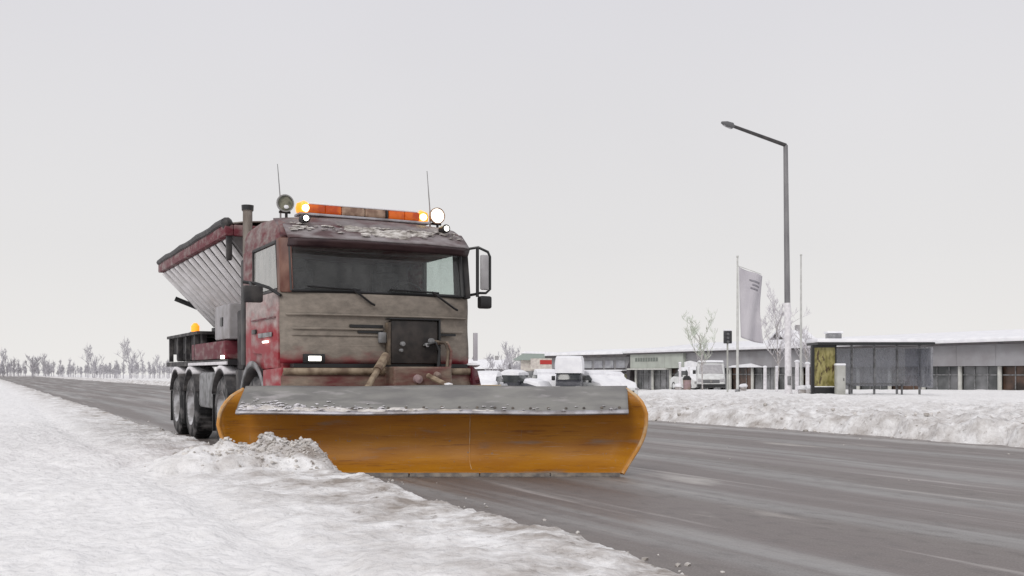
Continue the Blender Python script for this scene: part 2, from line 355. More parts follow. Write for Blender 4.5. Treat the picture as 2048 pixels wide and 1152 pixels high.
# ------------------------------------------------------------------ noise for terrain
_rng = np.random.RandomState(3)
_perm = _rng.rand(512, 512)
def vnoise(x, y):
    xi = np.floor(x).astype(int); yi = np.floor(y).astype(int); fx = x - xi; fy = y - yi
    fx = fx * fx * (3 - 2 * fx); fy = fy * fy * (3 - 2 * fy)
    a = _perm[xi % 512, yi % 512]; b = _perm[(xi + 1) % 512, yi % 512]; c = _perm[xi % 512, (yi + 1) % 512]; d = _perm[(xi + 1) % 512, (yi + 1) % 512]
    return (a * (1 - fx) + b * fx) * (1 - fy) + (c * (1 - fx) + d * fx) * fy
def fbm(x, y, o=4):
    s = 0; a = 0.5
    for k in range(o): s = s + a * vnoise(x * 2 ** k + 17.3 * k, y * 2 ** k + 9.1 * k); a *= 0.5
    return s / (1 - 0.5 ** o)
def sstep(a, b, x):
    t = np.clip((x - a) / (b - a), 0, 1); return t * t * (3 - 2 * t)

PHI = R(28); CS, SN = math.cos(PHI), math.sin(PHI)
def ground_height(X, Y):
    v = X * CS + Y * SN; t = -X * SN + Y * CS      # across / along the road
    left_edge = 2.85 + 0.36 * (1 - sstep(9.5, 11.5, t)) + 0.25 * (fbm(t * 0.9, v * 0 + 3.0) - 0.5)
    right_edge = 13.75 + 0.8 * (fbm(t * 0.35, v * 0 + 8.0) - 0.5) + 0.35 * (fbm(t * 2.2, v * 0 + 5.0) - 0.5)
    mL = 1 - sstep(left_edge - 0.22, left_edge + 0.03, v)
    mR = sstep(right_edge - 0.03, right_edge + 0.3, v)
    n1 = fbm(X * 0.9, Y * 0.9); n2 = fbm(X * 4.5, Y * 4.5); n3 = fbm(X * 2.2 + 40, Y * 2.2)
    rut = np.exp(-((v - 1.35 - .12 * np.sin(t * .21)) / .17) ** 2) + np.exp(-((v + .45 - .12 * np.sin(t * .21)) / .17) ** 2)
    hl = 0.06 + 0.12 * n1 + 0.07 * n2 + 0.03 * fbm(X * 11, Y * 11, 3) - 0.045 * rut
    near = 1 - sstep(2, 26, v - right_edge)
    rid = 1 - np.abs(2 * n3 - 1) * 1.6
    hr = 0.04 + 0.12 * n1 + near * (0.20 * rid * n2 + 0.09 * n2 + 0.05 * fbm(X * 8, Y * 8, 3)) + (1 - near) * 0.06 * n2 + 0.07 * np.clip(fbm(X * 1.3, Y * 0.5) - 0.45, 0, 1) * 4 * near
    # windrow along the left kerb and heap in front of the blade
    p = 0.145 * np.exp(-((X + 2.3) / 0.55) ** 2 - ((Y - 10.2) / 0.36) ** 2) + 0.13 * np.exp(-((X + 2.95) / 0.5) ** 2 - ((Y - 10.0) / 0.42) ** 2) \
        + 0.08 * np.exp(-((X + 1.85) / 0.3) ** 2 - ((Y - 10.1) / 0.3) ** 2)
    p = p * (0.30 + 1.45 * fbm(X * 8, Y * 8, 4))
    z = -0.05 + mL * (0.05 + hl) + mR * (0.05 + hr) + np.where(p > 0.03, p + 0.02, 0)
    side = 1 - sstep(0.115, 0.15, X / np.maximum(np.abs(Y), 1))
    dep = -0.62 * (sstep(50, 96, Y) * (1 - side) + sstep(34, 52, Y) * side)
    outside = sstep(14.5, 20, v)
    z = z + dep * np.maximum(outside, 0)
    return z

def terrain():
    ys = [-30, -15, -5, 0, 2.0]
    y = 3.2
    while y < 110: ys.append(y); y += max(0.045 if 9 < y < 11.5 else 0.06, y / 170)
    while y < 700: ys.append(y); y *= 1.06
    ts = list(np.arange(-0.62, 0.62, 0.0038)); ext = list(np.arange(0.66, 3.2, 0.12))
    ts = [-a for a in ext[::-1]] + ts + ext
    ys = np.array(ys); ts = np.array(ts)
    YY, TT = np.meshgrid(ys, ts, indexing='ij')
    XX = TT * np.maximum(YY, 8 + 0 * YY) if False else TT * (np.abs(YY) + 3.0)
    ZZ = ground_height(XX, YY)
    co = np.stack([XX, YY, ZZ], -1).reshape(-1, 3)
    ny, nx = YY.shape
    idx = np.arange(ny * nx).reshape(ny, nx)
    q = np.stack([idx[:-1, :-1], idx[:-1, 1:], idx[1:, 1:], idx[1:, :-1]], -1).reshape(-1, 4)
    me = bpy.data.meshes.new('ground')
    me.vertices.add(len(co)); me.vertices.foreach_set('co', co.ravel())
    me.loops.add(q.size); me.loops.foreach_set('vertex_index', q.ravel())
    me.polygons.add(len(q)); me.polygons.foreach_set('loop_start', np.arange(0, q.size, 4)); me.polygons.foreach_set('loop_total', np.full(len(q), 4))
    me.polygons.foreach_set('use_smooth', np.ones(len(q), bool))
    me.update(); me.validate()
    return me

# ground material: white snow, dirtier (sandy grey) along the ploughed edges of the road
def ground_mat():
    m = bpy.data.materials.new('snow_ground'); m.use_nodes = True
    n = m.node_tree.nodes; l = m.node_tree.links.new; b = n['Principled BSDF']; b.inputs['Roughness'].default_value = 0.75
    b.inputs['Specular IOR Level'].default_value = 0.25
    tc = n.new('ShaderNodeTexCoord'); mp = n.new('ShaderNodeMapping'); mp.vector_type = 'POINT'
    mp.inputs['Rotation'].default_value = (0, 0, -PHI)
    l(tc.outputs['Object'], mp.inputs[0]); sp = n.new('ShaderNodeSeparateXYZ'); l(mp.outputs[0], sp.inputs[0])   # x = across the road
    def mr(src, a, b_, c, d):
        x = n.new('ShaderNodeMapRange'); x.inputs[1].default_value = a; x.inputs[2].default_value = b_; x.inputs[3].default_value = c; x.inputs[4].default_value = d
        l(src, x.inputs[0]); return x.outputs[0]
    def math_(op, a, b_=None, v=None):
        x = n.new('ShaderNodeMath'); x.operation = op; x.use_clamp = False
        l(a, x.inputs[0])
        if b_ is not None: l(b_, x.inputs[1])
        if v is not None: x.inputs[1].default_value = v
        return x.outputs[0]
    dR = mr(sp.outputs[0], 13.8, 30.0, 0.75, 0.10)
    dR0 = mr(sp.outputs[0], 9.0, 9.5, 0.0, 1.0); dR = math_('MULTIPLY', dR, dR0)
    dL = mr(sp.outputs[0], 1.3, 2.9, 0.0, 1.25); dL0 = mr(sp.outputs[0], 8.5, 9.0, 1.0, 0.0); dL = math_('MULTIPLY', dL, dL0)
    d = math_('ADD', dR, dL)
    t = n.new('ShaderNodeTexNoise'); t.inputs['Scale'].default_value = 2.6; t.inputs['Detail'].default_value = 8; t.inputs['Roughness'].default_value = 0.65
    l(tc.outputs['Object'], t.inputs['Vector'])
    t2 = n.new('ShaderNodeTexNoise'); t2.inputs['Scale'].default_value = 9; t2.inputs['Detail'].default_value = 6; l(tc.outputs['Object'], t2.inputs['Vector'])
    a = mr(t.outputs[0], 0.38, 0.68, -0.15, 1.0); a2 = math_('MULTIPLY', d, a)
    fac = n.new('ShaderNodeMath'); fac.operation = 'ADD'; fac.use_clamp = True; l(a2, fac.inputs[0]); l(math_('MULTIPLY', d, None, 0.12), fac.inputs[1])
    c1 = n.new('ShaderNodeMix'); c1.data_type = 'RGBA'; c1.inputs[6].default_value = (0.90, 0.892, 0.89, 1); c1.inputs[7].default_value = (0.80, 0.79, 0.785, 1)
    l(mr(t2.outputs[0], 0.4, 0.7, 0, 1), c1.inputs[0])
    c2 = n.new('ShaderNodeMix'); c2.data_type = 'RGBA'; l(c1.outputs[2], c2.inputs[6]); c2.inputs[7].default_value = (0.34, 0.30, 0.27, 1)
    l(fac.outputs[0], c2.inputs[0])
    tf = n.new('ShaderNodeTexNoise'); tf.inputs['Scale'].default_value = 6.5; tf.inputs['Detail'].default_value = 9; tf.inputs['Roughness'].default_value = 0.75; l(tc.outputs['Object'], tf.inputs['Vector'])
    fl = math_('MULTIPLY', mr(tf.outputs[0], 0.57, 0.66, 0.0, 0.85), d)
    c4 = n.new('ShaderNodeMix'); c4.data_type = 'RGBA'; l(c2.outputs[2], c4.inputs[6]); c4.inputs[7].default_value = (0.20, 0.165, 0.14, 1); l(fl, c4.inputs[0])
    l(c4.outputs[2], b.inputs['Base Color'])
    bp = n.new('ShaderNodeBump'); bp.inputs['Strength'].default_value = 0.9; bp.inputs['Distance'].default_value = 0.05
    t3 = n.new('ShaderNodeTexNoise'); t3.inputs['Scale'].default_value = 12; t3.inputs['Detail'].default_value = 8; l(tc.outputs['Object'], t3.inputs['Vector'])
    l(t3.outputs[0], bp.inputs['Height']); l(bp.outputs[0], b.inputs['Normal'])
    return m

def road_mat():
    m = bpy.data.materials.new('wet_asphalt'); m.use_nodes = True
    n = m.node_tree.nodes; l = m.node_tree.links.new; b = n['Principled BSDF']
    tc = n.new('ShaderNodeTexCoord')
    def noise(scale, stretch, detail=7):
        mp = n.new('ShaderNodeMapping'); mp.inputs['Scale'].default_value = stretch; l(tc.outputs['Object'], mp.inputs[0])
        t = n.new('ShaderNodeTexNoise'); t.inputs['Scale'].default_value = scale; t.inputs['Detail'].default_value = detail; l(mp.outputs[0], t.inputs['Vector']); return t.outputs[0]
    def mr(src, a, b_, c=0, d=1):
        x = n.new('ShaderNodeMapRange'); x.inputs[1].default_value = a; x.inputs[2].default_value = b_; x.inputs[3].default_value = c; x.inputs[4].default_value = d
        l(src, x.inputs[0]); return x.outputs[0]
    def mix(f, a, c):
        x = n.new('ShaderNodeMix'); x.data_type = 'RGBA'; l(f, x.inputs[0])
        if isinstance(a, tuple): x.inputs[6].default_value = (*a, 1)
        else: l(a, x.inputs[6])
        x.inputs[7].default_value = (*c, 1); return x.outputs[2]
    st = noise(1.0, (1.5, 0.06, 1)); fine = noise(75, (1, 1, 1), 4); st2 = noise(2.2, (2.4, 0.09, 1)); blot = noise(1.3, (1, 0.30, 1)); mid = noise(9, (1, .5, 1), 5)
    sp = n.new('ShaderNodeSeparateXYZ'); l(tc.outputs['Object'], sp.inputs[0])
    def m_(op, a, v=None, b_=None):
        x = n.new('ShaderNodeMath'); x.operation = op
        l(a, x.inputs[0])
        if v is not None: x.inputs[1].default_value = v
        if b_ is not None: l(b_, x.inputs[1])
        return x.outputs[0]
    # wheel tracks: two pairs of worn lines per lane, wandering a little
    wob = m_('MULTIPLY', mr(noise(0.12, (1, 1, 1), 2), 0.3, 0.7, -1, 1), 0.5)
    ph = m_('ADD', sp.outputs[0], None, wob)
    wv = m_('SINE', m_('MULTIPLY', ph, 3.49))
    trk = m_('MULTIPLY', mr(wv, 0.1, 0.9), None, mr(st2, 0.30, 0.55))
    c = mix(mr(st, 0.40, 0.60), (0.128, 0.100, 0.092), (0.205, 0.184, 0.174))
    c = mix(mr(trk, 0.0, 1.0, 0, 0.75), c, (0.285, 0.28, 0.275))
    c = mix(mr(st2, 0.60, 0.70, 0, .8), c, (0.38, 0.35, 0.335))
    edge = m_('MULTIPLY', mr(sp.outputs[0], 12.6, 13.9), None, mr(mid, 0.45, 0.62))
    c = mix(edge, c, (0.46, 0.43, 0.41))
    c = mix(mr(blot, 0.64, 0.74, 0, .8), c, (0.44, 0.41, 0.38))
    c = mix(mr(mid, 0.5, 0.75, 0, 0.45), c, (0.085, 0.075, 0.072))
    c = mix(mr(fine, 0.55, 0.75, 0, 0.55), c, (0.05, 0.05, 0.05))
    c = mix(mr(fine, 0.42, 0.28, 0, 0.35), c, (0.42, 0.41, 0.40))
    l(c, b.inputs['Base Color'])
    l(mr(st, 0.35, 0.65, 0.32, 0.75), b.inputs['Roughness'])
    bp = n.new('ShaderNodeBump'); bp.inputs['Strength'].default_value = 0.5; bp.inputs['Distance'].default_value = 0.01
    l(noise(25, (1, 0.5, 1)), bp.inputs['Height']); l(bp.outputs[0], b.inputs['Normal'])
    return m

gm = terrain(); g = bpy.data.objects.new('ground', gm); col.objects.link(g); gm.materials.append(ground_mat()); tag(g, kind='structure')
# road: runs along the truck's heading; its own local x is across, y along
rb = MB(); rb.grid(lambda a, b: (2.0 + a * 12.6, -45 + b * 360, 0), 24, 90)
road = rb.build('road', road_mat(), smooth=False); road.rotation_euler = (0, 0, PHI); tag(road, kind='structure')

def chunks(name, spots, mat, seed):
    b = MB(); rn = random.Random(seed)
    for (x, y, r) in spots:
        z = float(ground_height(np.array([x]), np.array([y]))[0]); z = max(z, 0.0)
        b.blob((x, y, z + r * 0.25), (r, r * rn.uniform(.7, 1.2), r * rn.uniform(.5, .9)), rn.random(), 1, 0.28)
    return tag(b.build(name, mat, ang=60), kind='stuff')
rn = random.Random(5)
sp_ = []
for i in range(900):
    x = rn.gauss(-2.35, 0.45); y = rn.gauss(10.15, 0.24); r = rn.uniform(.006, .022) if rn.random() < .93 else rn.uniform(.02, .04)
    if y < 10.52: sp_.append((x, y, r))
for i in range(200):      # along the ploughed edge left
    t = rn.uniform(3, 24); v = 2.85 + (0.55 if t < 10.5 else 0) + rn.gauss(0, 0.22)
    sp_.append((v * CS - t * SN, v * SN + t * CS, rn.uniform(.006, .022)))
o = chunks('snow_clods', [s for s in sp_ if not (s[1] > 10.55 and s[0] > -3.2)], M['slush'], 1)
tag(o, 'dirty clods of ploughed snow heaped before the left end of the orange blade', 'snow')
sp_ = []
for i in range(800):
    t = rn.uniform(2, 60); v = 13.85 + abs(rn.gauss(0, 1.0)) * 1.4 - 0.2
    sp_.append((v * CS - t * SN, v * SN + t * CS, rn.uniform(.012, .055)))
for i in range(60):
    t = rn.uniform(2, 30); v = rn.uniform(6.8, 13.6) if rn.random() < .35 else 13.7 - abs(rn.gauss(0, .5))
    sp_.append((v * CS - t * SN, v * SN + t * CS, rn.uniform(.008, .022)))
tag(chunks('verge_clods', sp_, M['slush'], 2), 'grey snow clods thrown along the far edge of the road', 'snow')

# ------------------------------------------------------------------ distant background first: showroom buildings
def wall_frame(p0, p1):
    d = Vector((p1[0] - p0[0], p1[1] - p0[1], 0)); return d.length, math.atan2(d.y, d.x)

# long single-storey showroom; local x along its front, y into the building
Lb, ab = wall_frame((11.7, 95), (31.1, 55.5))
S = thing('showroom', 'long low grey showroom with glazed front and snow covered flat roof', 'building', (11.7, 95, -0.62), ab)
b = MB(); b.box(0.1, Lb, 2.2, 14, 0, 3.3); b.build('wall', M['shop_dark'], S, False)
b = MB(); b.box(-0.6, Lb, -1.0, 14, 3.42, 3.54); b.build('eave', M['eave'], S, False)
b = MB(); b.prism([(-1.05, 3.54), (14, 3.54), (14, 3.9), (8, 4.65), (3, 4.15), (-0.6, 3.86), (-1.08, 3.75)], 'x', -0.65, Lb, 0.03); b.build('roof_snow', M['snow_cap'], S)
x = 0.3; k = 0
while x < Lb - 2.9:          # fascia boards and the glazing bays under them
    pale = x < 6.0
    b = MB(); b.box(x + .01, x + 2.79, -0.75 if pale else -0.45, -0.3, 2.12, 3.415); b.build('fascia_panel', M['fascia_pale' if pale else 'fascia'], S, False)
    b = MB(); b.box(x + .09, x + 2.71, 0.1, 0.16, 0.15, 2.1); wn = b.build('window', M['shop_glass' if k % 3 != 2 else 'shop_dark'], S, False)
    b = MB()
    for q in (0.93, 1.86): b.box(x + q - .025, x + q + .025, 0.04, 0.09, 0.15, 2.1)
    b.box(x + .09, x + 2.71, 0.03, 0.095, 1.55, 1.62); b.build('mullion', M['grey_trim'], wn, False)
    b = MB(); b.box(x + .09, x + 2.71, 0.0, 0.2, 0.0, 0.148); b.build('sill', M['eave'], S, False)
    b = MB(); b.tube([(x, -0.1, 0), (x, -0.1, 2.11)], 0.13, 10); b.build('column', M['column'], S)
    x += 2.8; k += 1
b = MB()
for i in range(9): b.box(1.2 + i * .42, 1.2 + i * .42 + .27, -0.79, -0.753, 2.75, 3.08)
b.build('lettering', M['lettering'], S, False)
b = MB(); b.box(0.0, 6.3, -0.95, -0.3, 1.98, 2.11); b.build('canopy_edge', M['column'], S, False)
b = MB(); b.prism([(6.5, 2.35), (9.5, 2.75), (12.0, 2.35), (14.5, 2.14), (15.2, 2.3), (17.5, 2.45), (19, 2.14), (6.5, 2.14)], 'y', -0.62, -0.47); b.build('canopy_snow', M['snow_cap'], S, False)
# roof unit
U = thing('roof_unit', 'small snow topped ventilation unit on the showroom roof', 'vent', (P(1667, 76), 76, 3.55))
b = MB(); b.box(-0.5, 0.5, -0.4, 0.4, 0.12, 0.5, .03); b.build('housing', M['car_grey'], U)
b = MB(); b.box(-0.6, 0.6, -0.5, 0.5, 0.52, 0.68, .05); b.build('snow_cap', M['snow_cap'], U)
b = MB(); b.box(-0.42, 0.42, -0.3, 0.3, -0.25, 0.118); b.build('base', M['black'], U, False)

Lw, aw = wall_frame((4.3, 108), (11.4, 97.2))
W = thing('side_hall', 'low grey hall with dark eaves behind the snowed-in parked cars', 'building', (4.3, 108, -0.55), aw)
b = MB(); b.box(0, Lw, 0, 12, 0, 3.2); b.build('wall', M['wall_grey'], W, False)
b = MB(); b.box(-0.3, Lw + .4, -0.7, 12, 3.2, 3.45); b.build('eave', M['eave'], W, False)
b = MB(); b.prism([(-0.75, 3.45), (12, 3.45), (12, 4.0), (6, 4.2), (-0.7, 3.72)], 'x', -0.35, Lw + .45, .03); b.build('roof_snow', M['snow_cap'], W)
x = 0.5
while x < Lw - 1.6:
    b = MB(); b.box(x, x + 1.3, -0.06, -0.003, 2.1, 2.85); wn = b.build('window', M['win_light'], W, False)
    b = MB(); b.box(x - .05, x + 1.35, -0.09, -0.004, 2.02, 2.09); b.build('sill', M['eave'], wn, False)
    x += 1.75
b = MB(); b.box(0, Lw, -0.9, -0.1, 1.62, 1.8); b.build('canopy', M['eave'], W, False)
b = MB(); b.box(0, Lw, -0.95, -0.1, 1.803, 1.93, .02); b.build('canopy_snow', M['snow_cap'], W)
b = MB(); b.box(1.5, Lw - .3, -0.05, -0.004, 0.7, 1.5); b.build('garage_door', M['olive'], W, False)
# end wall of the showroom (dark raking wall next to the hall)
b = MB(); b.prism([(-0.55, 0), (-0.05, 0), (-0.05, 3.4), (0.35, 3.4), (-0.55, 2.2)], 'y', -0.6, 0.2); b.build('end_post', M['eave'], S, False)

# shop with the red sign
T = thing('small_shop', 'small pale shop with a red sign board beside the long hall', 'building', (P(1082, 128), 128, -0.6), R(-4))
b = MB(); b.box(-2.6, 2.4, 0, 7, 0, 3.3); b.build('wall', M['sign_pale'], T, False)
b = MB(); b.prism([(-3.6, 3.3), (3.1, 3.3), (2.0, 4.1), (-2.2, 4.2)], 'y', -0.6, 7.5); b.build('roof', M['green_roof'], T, False)
b = MB(); b.prism([(-2.6, 4.15), (2.2, 4.05), (1.8, 4.32), (-2.0, 4.42)], 'y', -0.65, 7.5); b.build('roof_snow', M['snow_cap'], T, False)
b = MB(); b.box(-1.3, 2.3, -0.72, -0.62, 2.1, 3.5); sg = b.build('sign_board', M['sign_pale'], T, False)
b = MB(); b.box(-0.1, 2.25, -0.76, -0.723, 2.75, 3.3)
b.build('red_panel', M['brick_red'], sg, False)
b = MB(); b.box(-2.0, 1.5, -0.05, -0.003, 0.5, 1.9); b.build('window', M['shop_glass'], T, False)

# houses beyond
def house(name, label, x0, x1, Y, ez, rz_, ang, zb=-0.6, wall='house_wall'):
    wdt = (x1 - x0) / 2
    H = thing(name, label, 'house', ((x0 + x1) / 2, Y, zb), ang)
    b = MB(); b.box(-wdt + .3, wdt - .3, 0, 8, 0, ez); b.build('wall', M[wall], H, False)
    b = MB(); b.prism([(-0.5, ez), (4, rz_), (8.5, ez), (8.5, ez - .25), (-0.5, ez - .25)], 'x', -wdt, wdt); rf = b.build('roof', M['eave'], H, False)
    b = MB(); b.prism([(-0.55, ez + .02), (4, rz_ + .03), (8.55, ez + .02), (8.5, ez + .26), (4, rz_ + .3), (-0.5, ez + .26)], 'x', -wdt - .05, wdt + .05); b.build('roof_snow', M['snow_cap'], rf, False)
    for q in (-0.5, 0.35):
        b = MB(); b.box(q * wdt, q * wdt + 0.9, -0.06, -0.003, ez - 1.9, ez - .7); b.build('window', M['car_glass'], H, False)
    b = MB(); b.box(wdt * .3, wdt * .3 + .6, 3.6, 4.3, ez, rz_ + .9); b.build('chimney', M['house_wall'], rf, False)
    return H
house('gabled_house', 'grey house with snowy pitched roof rising behind the showroom', P(1577, 118), P(1640, 118), 118, 4.9, 6.6, R(6))
house('gabled_house', 'snowy roofed house at the left end of the far trees', P(930, 170), P(1015, 170), 170, 2.3, 3.7, R(-5))

# ------------------------------------------------------------------ trees
def tree_mesh(seed, H, spread, levels=4, twig=0.012, trunk_r=0.06, start=0.35, clump=False):
    rn = random.Random(seed); tb = MB(); cb = MB()
    def branch(p, d, ln, r, lvl):
        pts = [p]; q = p.copy(); dd = d.copy()
        for i in range(3):
            dd = (dd + Vector((rn.uniform(-.18, .18), rn.uniform(-.18, .18), rn.uniform(-.02, .16)))).normalized()
            q = q + dd * ln / 3; pts.append(q.copy())
        rr = [r, r * .85, r * .7, r * .5]
        (tb if lvl <= 1 else cb).tube(pts, rr, 5 if lvl <= 1 else 3, cap=False)
        if lvl >= levels: return
        for i in range(rn.randint(3, 5) if lvl else rn.randint(9, 12)):
            f = rn.uniform(start if lvl == 0 else 0.25, 1.0)
            k = min(2, int(f * 3)); base = pts[k].lerp(pts[k + 1], f * 3 - k)
            a = rn.uniform(0, 6.28); el = rn.uniform(.35, 1.1)
            side = Vector((math.cos(a) * math.cos(el), math.sin(a) * math.cos(el), math.sin(el)))
            nd = (dd * 0.35 + side).normalized() if lvl else Vector((side.x * spread, side.y * spread, side.z * 1.1)).normalized()
            branch(base, nd, ln * (rn.uniform(.30, .5) * (1.35 - f * .6) if lvl == 0 else rn.uniform(.4, .65)), max(twig, r * (.4 if lvl == 0 else .5)), lvl + 1)
    branch(Vector((0, 0, 0)), Vector((0, 0, 1)), H * .92, trunk_r, 0)
    return tb, cb

tree_cache = {}
def tree(name, label, X, Y, z, kind, H, group=None, mats=('bark', 'frost'), rz=0.0, sc_=1.0):
    key = (kind, mats)
    if key not in tree_cache:
        tb, cb = tree_mesh(*kind)
        t = thing(name, label, 'tree', (X, Y, z), rz, group)
        tb.build('trunk', M[mats[0]], t); cb.build('crown', M[mats[1]], t, smooth=False)
        tree_cache[key] = t
    else:
        t = copy_tree(tree_cache[key]); t.location = (X, Y, z); t.rotation_euler = (0, 0, rz); tag(t, label, 'tree', group)
    t.scale = (sc_, sc_, sc_)
    return t
KA = (11, 5.3, .85, 4, .014, .07, .35); KB = (23, 6.2, .5, 4, .016, .07, .3); KC = (31, 4.7, 1.2, 4, .014, .07, .4)
tree('young_tree', 'bare frosted young tree with an open crown left of the dark sign', P(1405, 56), 56, 0.0, KA, 5.2, 'young trees along the verge', ('bark', 'frost_green'), sc_=.66)
tree('young_tree', 'slim upright frosted tree between the banner flag and the street lamp', P(1553, 54), 54, 0.0, KB, 6.2, 'young trees along the verge', sc_=.66)
tree('young_tree', 'spreading frosted tree just right of the street lamp', P(1618, 60), 60, -0.05, KC, 4.8, 'young trees along the verge', sc_=.70)
FK = [(41, 6.5, 1.0, 3, .05, .14, .25), (43, 7.5, .9, 3, .05, .15, .22), (47, 5.6, 1.3, 3, .05, .13, .2)]
lab = ['tallest distant bare tree right beside the truck cab', 'distant bushy bare tree behind the first snowed-in car', 'distant rounded tree over the dark windowed hatchback',
       'distant tree next to the small shop', 'low distant bush between house and far trees', 'distant bare tree closing off the car park']
for i, (px, Y, s_) in enumerate([(1012, 160, .85), (1030, 150, .62), (1044, 165, .68), (1060, 150, .5), (985, 150, .5), (1052, 172, .62)]):
    tree('far_tree', lab[i], P(px, Y), Y, -0.7, FK[i % 3], 6, 'distant trees beyond the car park', ('far_tree', 'far_tree'), i * 1.3, s_)
pos = ['at the very left edge', 'second from the left edge', 'third from the left edge', 'fourth from the left edge', 'fifth from the left edge', 'nearest the spreader hopper', 'second nearest the spreader hopper']
for i, (px, Y, s_) in enumerate([(15, 240, .8), (64, 225, 1.0), (92, 235, .75), (186, 240, .9), (207, 220, .6), (318, 230, .7), (262, 235, 1.05)]):
    tree('far_tree', 'distant bare tree ' + pos[i], P(px, Y), Y, -0.3, FK[(i + 1) % 3], 6, 'distant trees across the left field', ('far_tree', 'far_tree'), i * 2.1, s_)

def treeline(label, x0, x1, Ya, Yb, n, h0, h1, seed):
    rn = random.Random(seed); b = MB()
    for i in range(n):
        Y = rn.uniform(Ya, Yb); X = P(rn.uniform(x0, x1), Y); H = rn.uniform(h0, h1)
        b.tube([(X, Y, -1), (X, Y, H * .5), (X + rn.uniform(-.3, .3), Y, H)], [.10, .07, .02], 4, cap=False)
        for k in range(34):
            z = H * rn.uniform(.15, .85); a = rn.uniform(0, 6.28); ln = H * rn.uniform(.15, .34) * (1.15 - z / H); el = rn.uniform(.3, 1.2)
            q = Vector((X, Y, z)); e2 = q + Vector((math.cos(a) * math.cos(el), math.sin(a) * math.cos(el), math.sin(el))) * ln
            b.tube([q, e2], [.05, .03], 3, cap=False)
            for m in range(3):
                e3 = q.lerp(e2, rn.uniform(.4, 1)); a2 = rn.uniform(0, 6.28)
                b.tube([e3, e3 + Vector((math.cos(a2) * .5, math.sin(a2) * .5, .7)) * ln * .6], [.035, .025], 3, cap=False)
    return tag(b.build('treeline', M['far_tree'], smooth=False), label, 'woods', kind='stuff')
treeline('pale grey line of bare far trees behind the parked cars', 930, 1120, 180, 260, 60, 3.2, 5.0, 2)
treeline('thin grey line of bare far trees along the left horizon', -200, 560, 250, 360, 330, 2.2, 5.2, 3)

# ------------------------------------------------------------------ street lamp, poles, flag, signs
def zg(x, y): return float(ground_height(np.array([float(x)]), np.array([float(y)]))[0])
lx, ly = P(1577, 44.4), 44.4
LMP = thing('street_lamp', 'tall grey street lamp with one long angled arm on the snowy verge', 'street lamp', (lx, ly, 0))
top = Vector((-0.13, 0, 11.2)); tip = Vector((-3.33, -1.72, 11.78)); hd = Vector((-2.75, -1.45, 11.68))
b = MB(); b.tube([(0, 0, -0.1), (-0.01, 0, 1.0)], [.165, .16], 16); b.build('base', M['frost_pole'], LMP)
b = MB(); b.tube([(-0.01, 0, 1.0), (-0.05, 0, 4.2)], [.15, .135], 16); b.build('pale_mast', M['frost_pole'], LMP)  # lower mast coloured paler than the length above
b = MB(); b.tube([(-0.05, 0, 4.2), tuple(top)], [.13, .10], 16); b.build('mast', M['pole'], LMP)
b = MB(); b.tube([tuple(top), tuple(hd)], [.085, .07], 12); b.build('arm', M['arm'], LMP)
b = MB(); b.tube([tuple(hd), tuple(hd.lerp(tip, .15)), tuple(hd.lerp(tip, .6)), tuple(tip)], [.07, .14, .13, .05], 12); hdd = b.build('lamp_head', M['sign_grey'], LMP)
dv = (tip - hd)
b = MB(); b.tube([tuple(hd + dv * .25 + Vector((0, 0, -.09))), tuple(hd + dv * .85 + Vector((0, 0, -.06)))], [.07, .05], 10); b.build('lens', M['mirror'], hdd)
b = MB(); b.box(-0.09, 0.07, -0.175, -0.155, 0.55, 0.95, .008); b.build('access_door', M['grey_trim'], LMP)

def pole(label, px, Y, top_py, r, mat, name='flagpole', lean=0.0):
    X = P(px, Y); h = Zat(top_py, Y); t = thing(name, label, 'pole', (X, Y, zg(X, Y)))
    b = MB(); b.tube([(0, 0, -.05), (lean * h * .5, 0, h * .5), (lean * h, 0, h)], [r, r * .85, r * .6], 10); b.build('shaft', M[mat], t)
    b = MB(); b.blob((lean * h, 0, h + r * .7), (r, r, r), 1, 2, 0); b.build('finial', M[mat], t)
    b = MB(); b.tube([(0, 0, -.02), (0, 0, .12)], r * 1.9, 12); b.build('base', M['grey_trim'], t)
    return t
fp = pole('white flagpole carrying the long grey banner', 1475, 47, 524, .065, 'white_pole')
pole('bare slim pole without a flag right of the street lamp', 1602, 47, 518, .06, 'white_pole')
# banner flag, hanging from the first pole, slightly filled by the wind
FL = thing('banner_flag', 'tall grey banner flag hanging from the white flagpole', 'flag', (P(1475, 47), 47, zg(P(1475, 47), 47)))
zt, zb_ = Zat(533, 47) - FL.location.z, Zat(668, 47) - FL.location.z
def flagf(a, c):
    wd = 1.08; x = 0.07 + a * wd
    zz = zt - 0.44 * a ** .8 + (zb_ - zt - 0.15) * c + .14 * a * c
    return (x + .05 * math.sin(c * 5 + a * 2) * a - .10 * c * (1 - a) * 0 + 0.09 * c * (1 - a), .16 * math.sin(a * 7 + c * 3.0) * (.3 + a), zz)
b = MB(); b.grid(flagf, 16, 30); b.build('cloth', M['flag'], FL, thick=.012)
b = MB()
for (a0, a1, c0, c1) in ((.42, .86, .115, .14), (.52, .86, .17, .195), (.45, .80, .225, .25)):
    b.grid(lambda a, c: tuple(Vector(flagf(a0 + (a1 - a0) * a, c0 + (c1 - c0) * c)) + Vector((0, -.022, 0))), 8, 1)
b.build('print', M['flag_mark'], FL, thick=.004)
b = MB(); b.tube([(0.03, 0, zt + .03), (1.12, 0.0, zt - .36)], .018, 6); b.build('spar', M['white_pole'], FL)

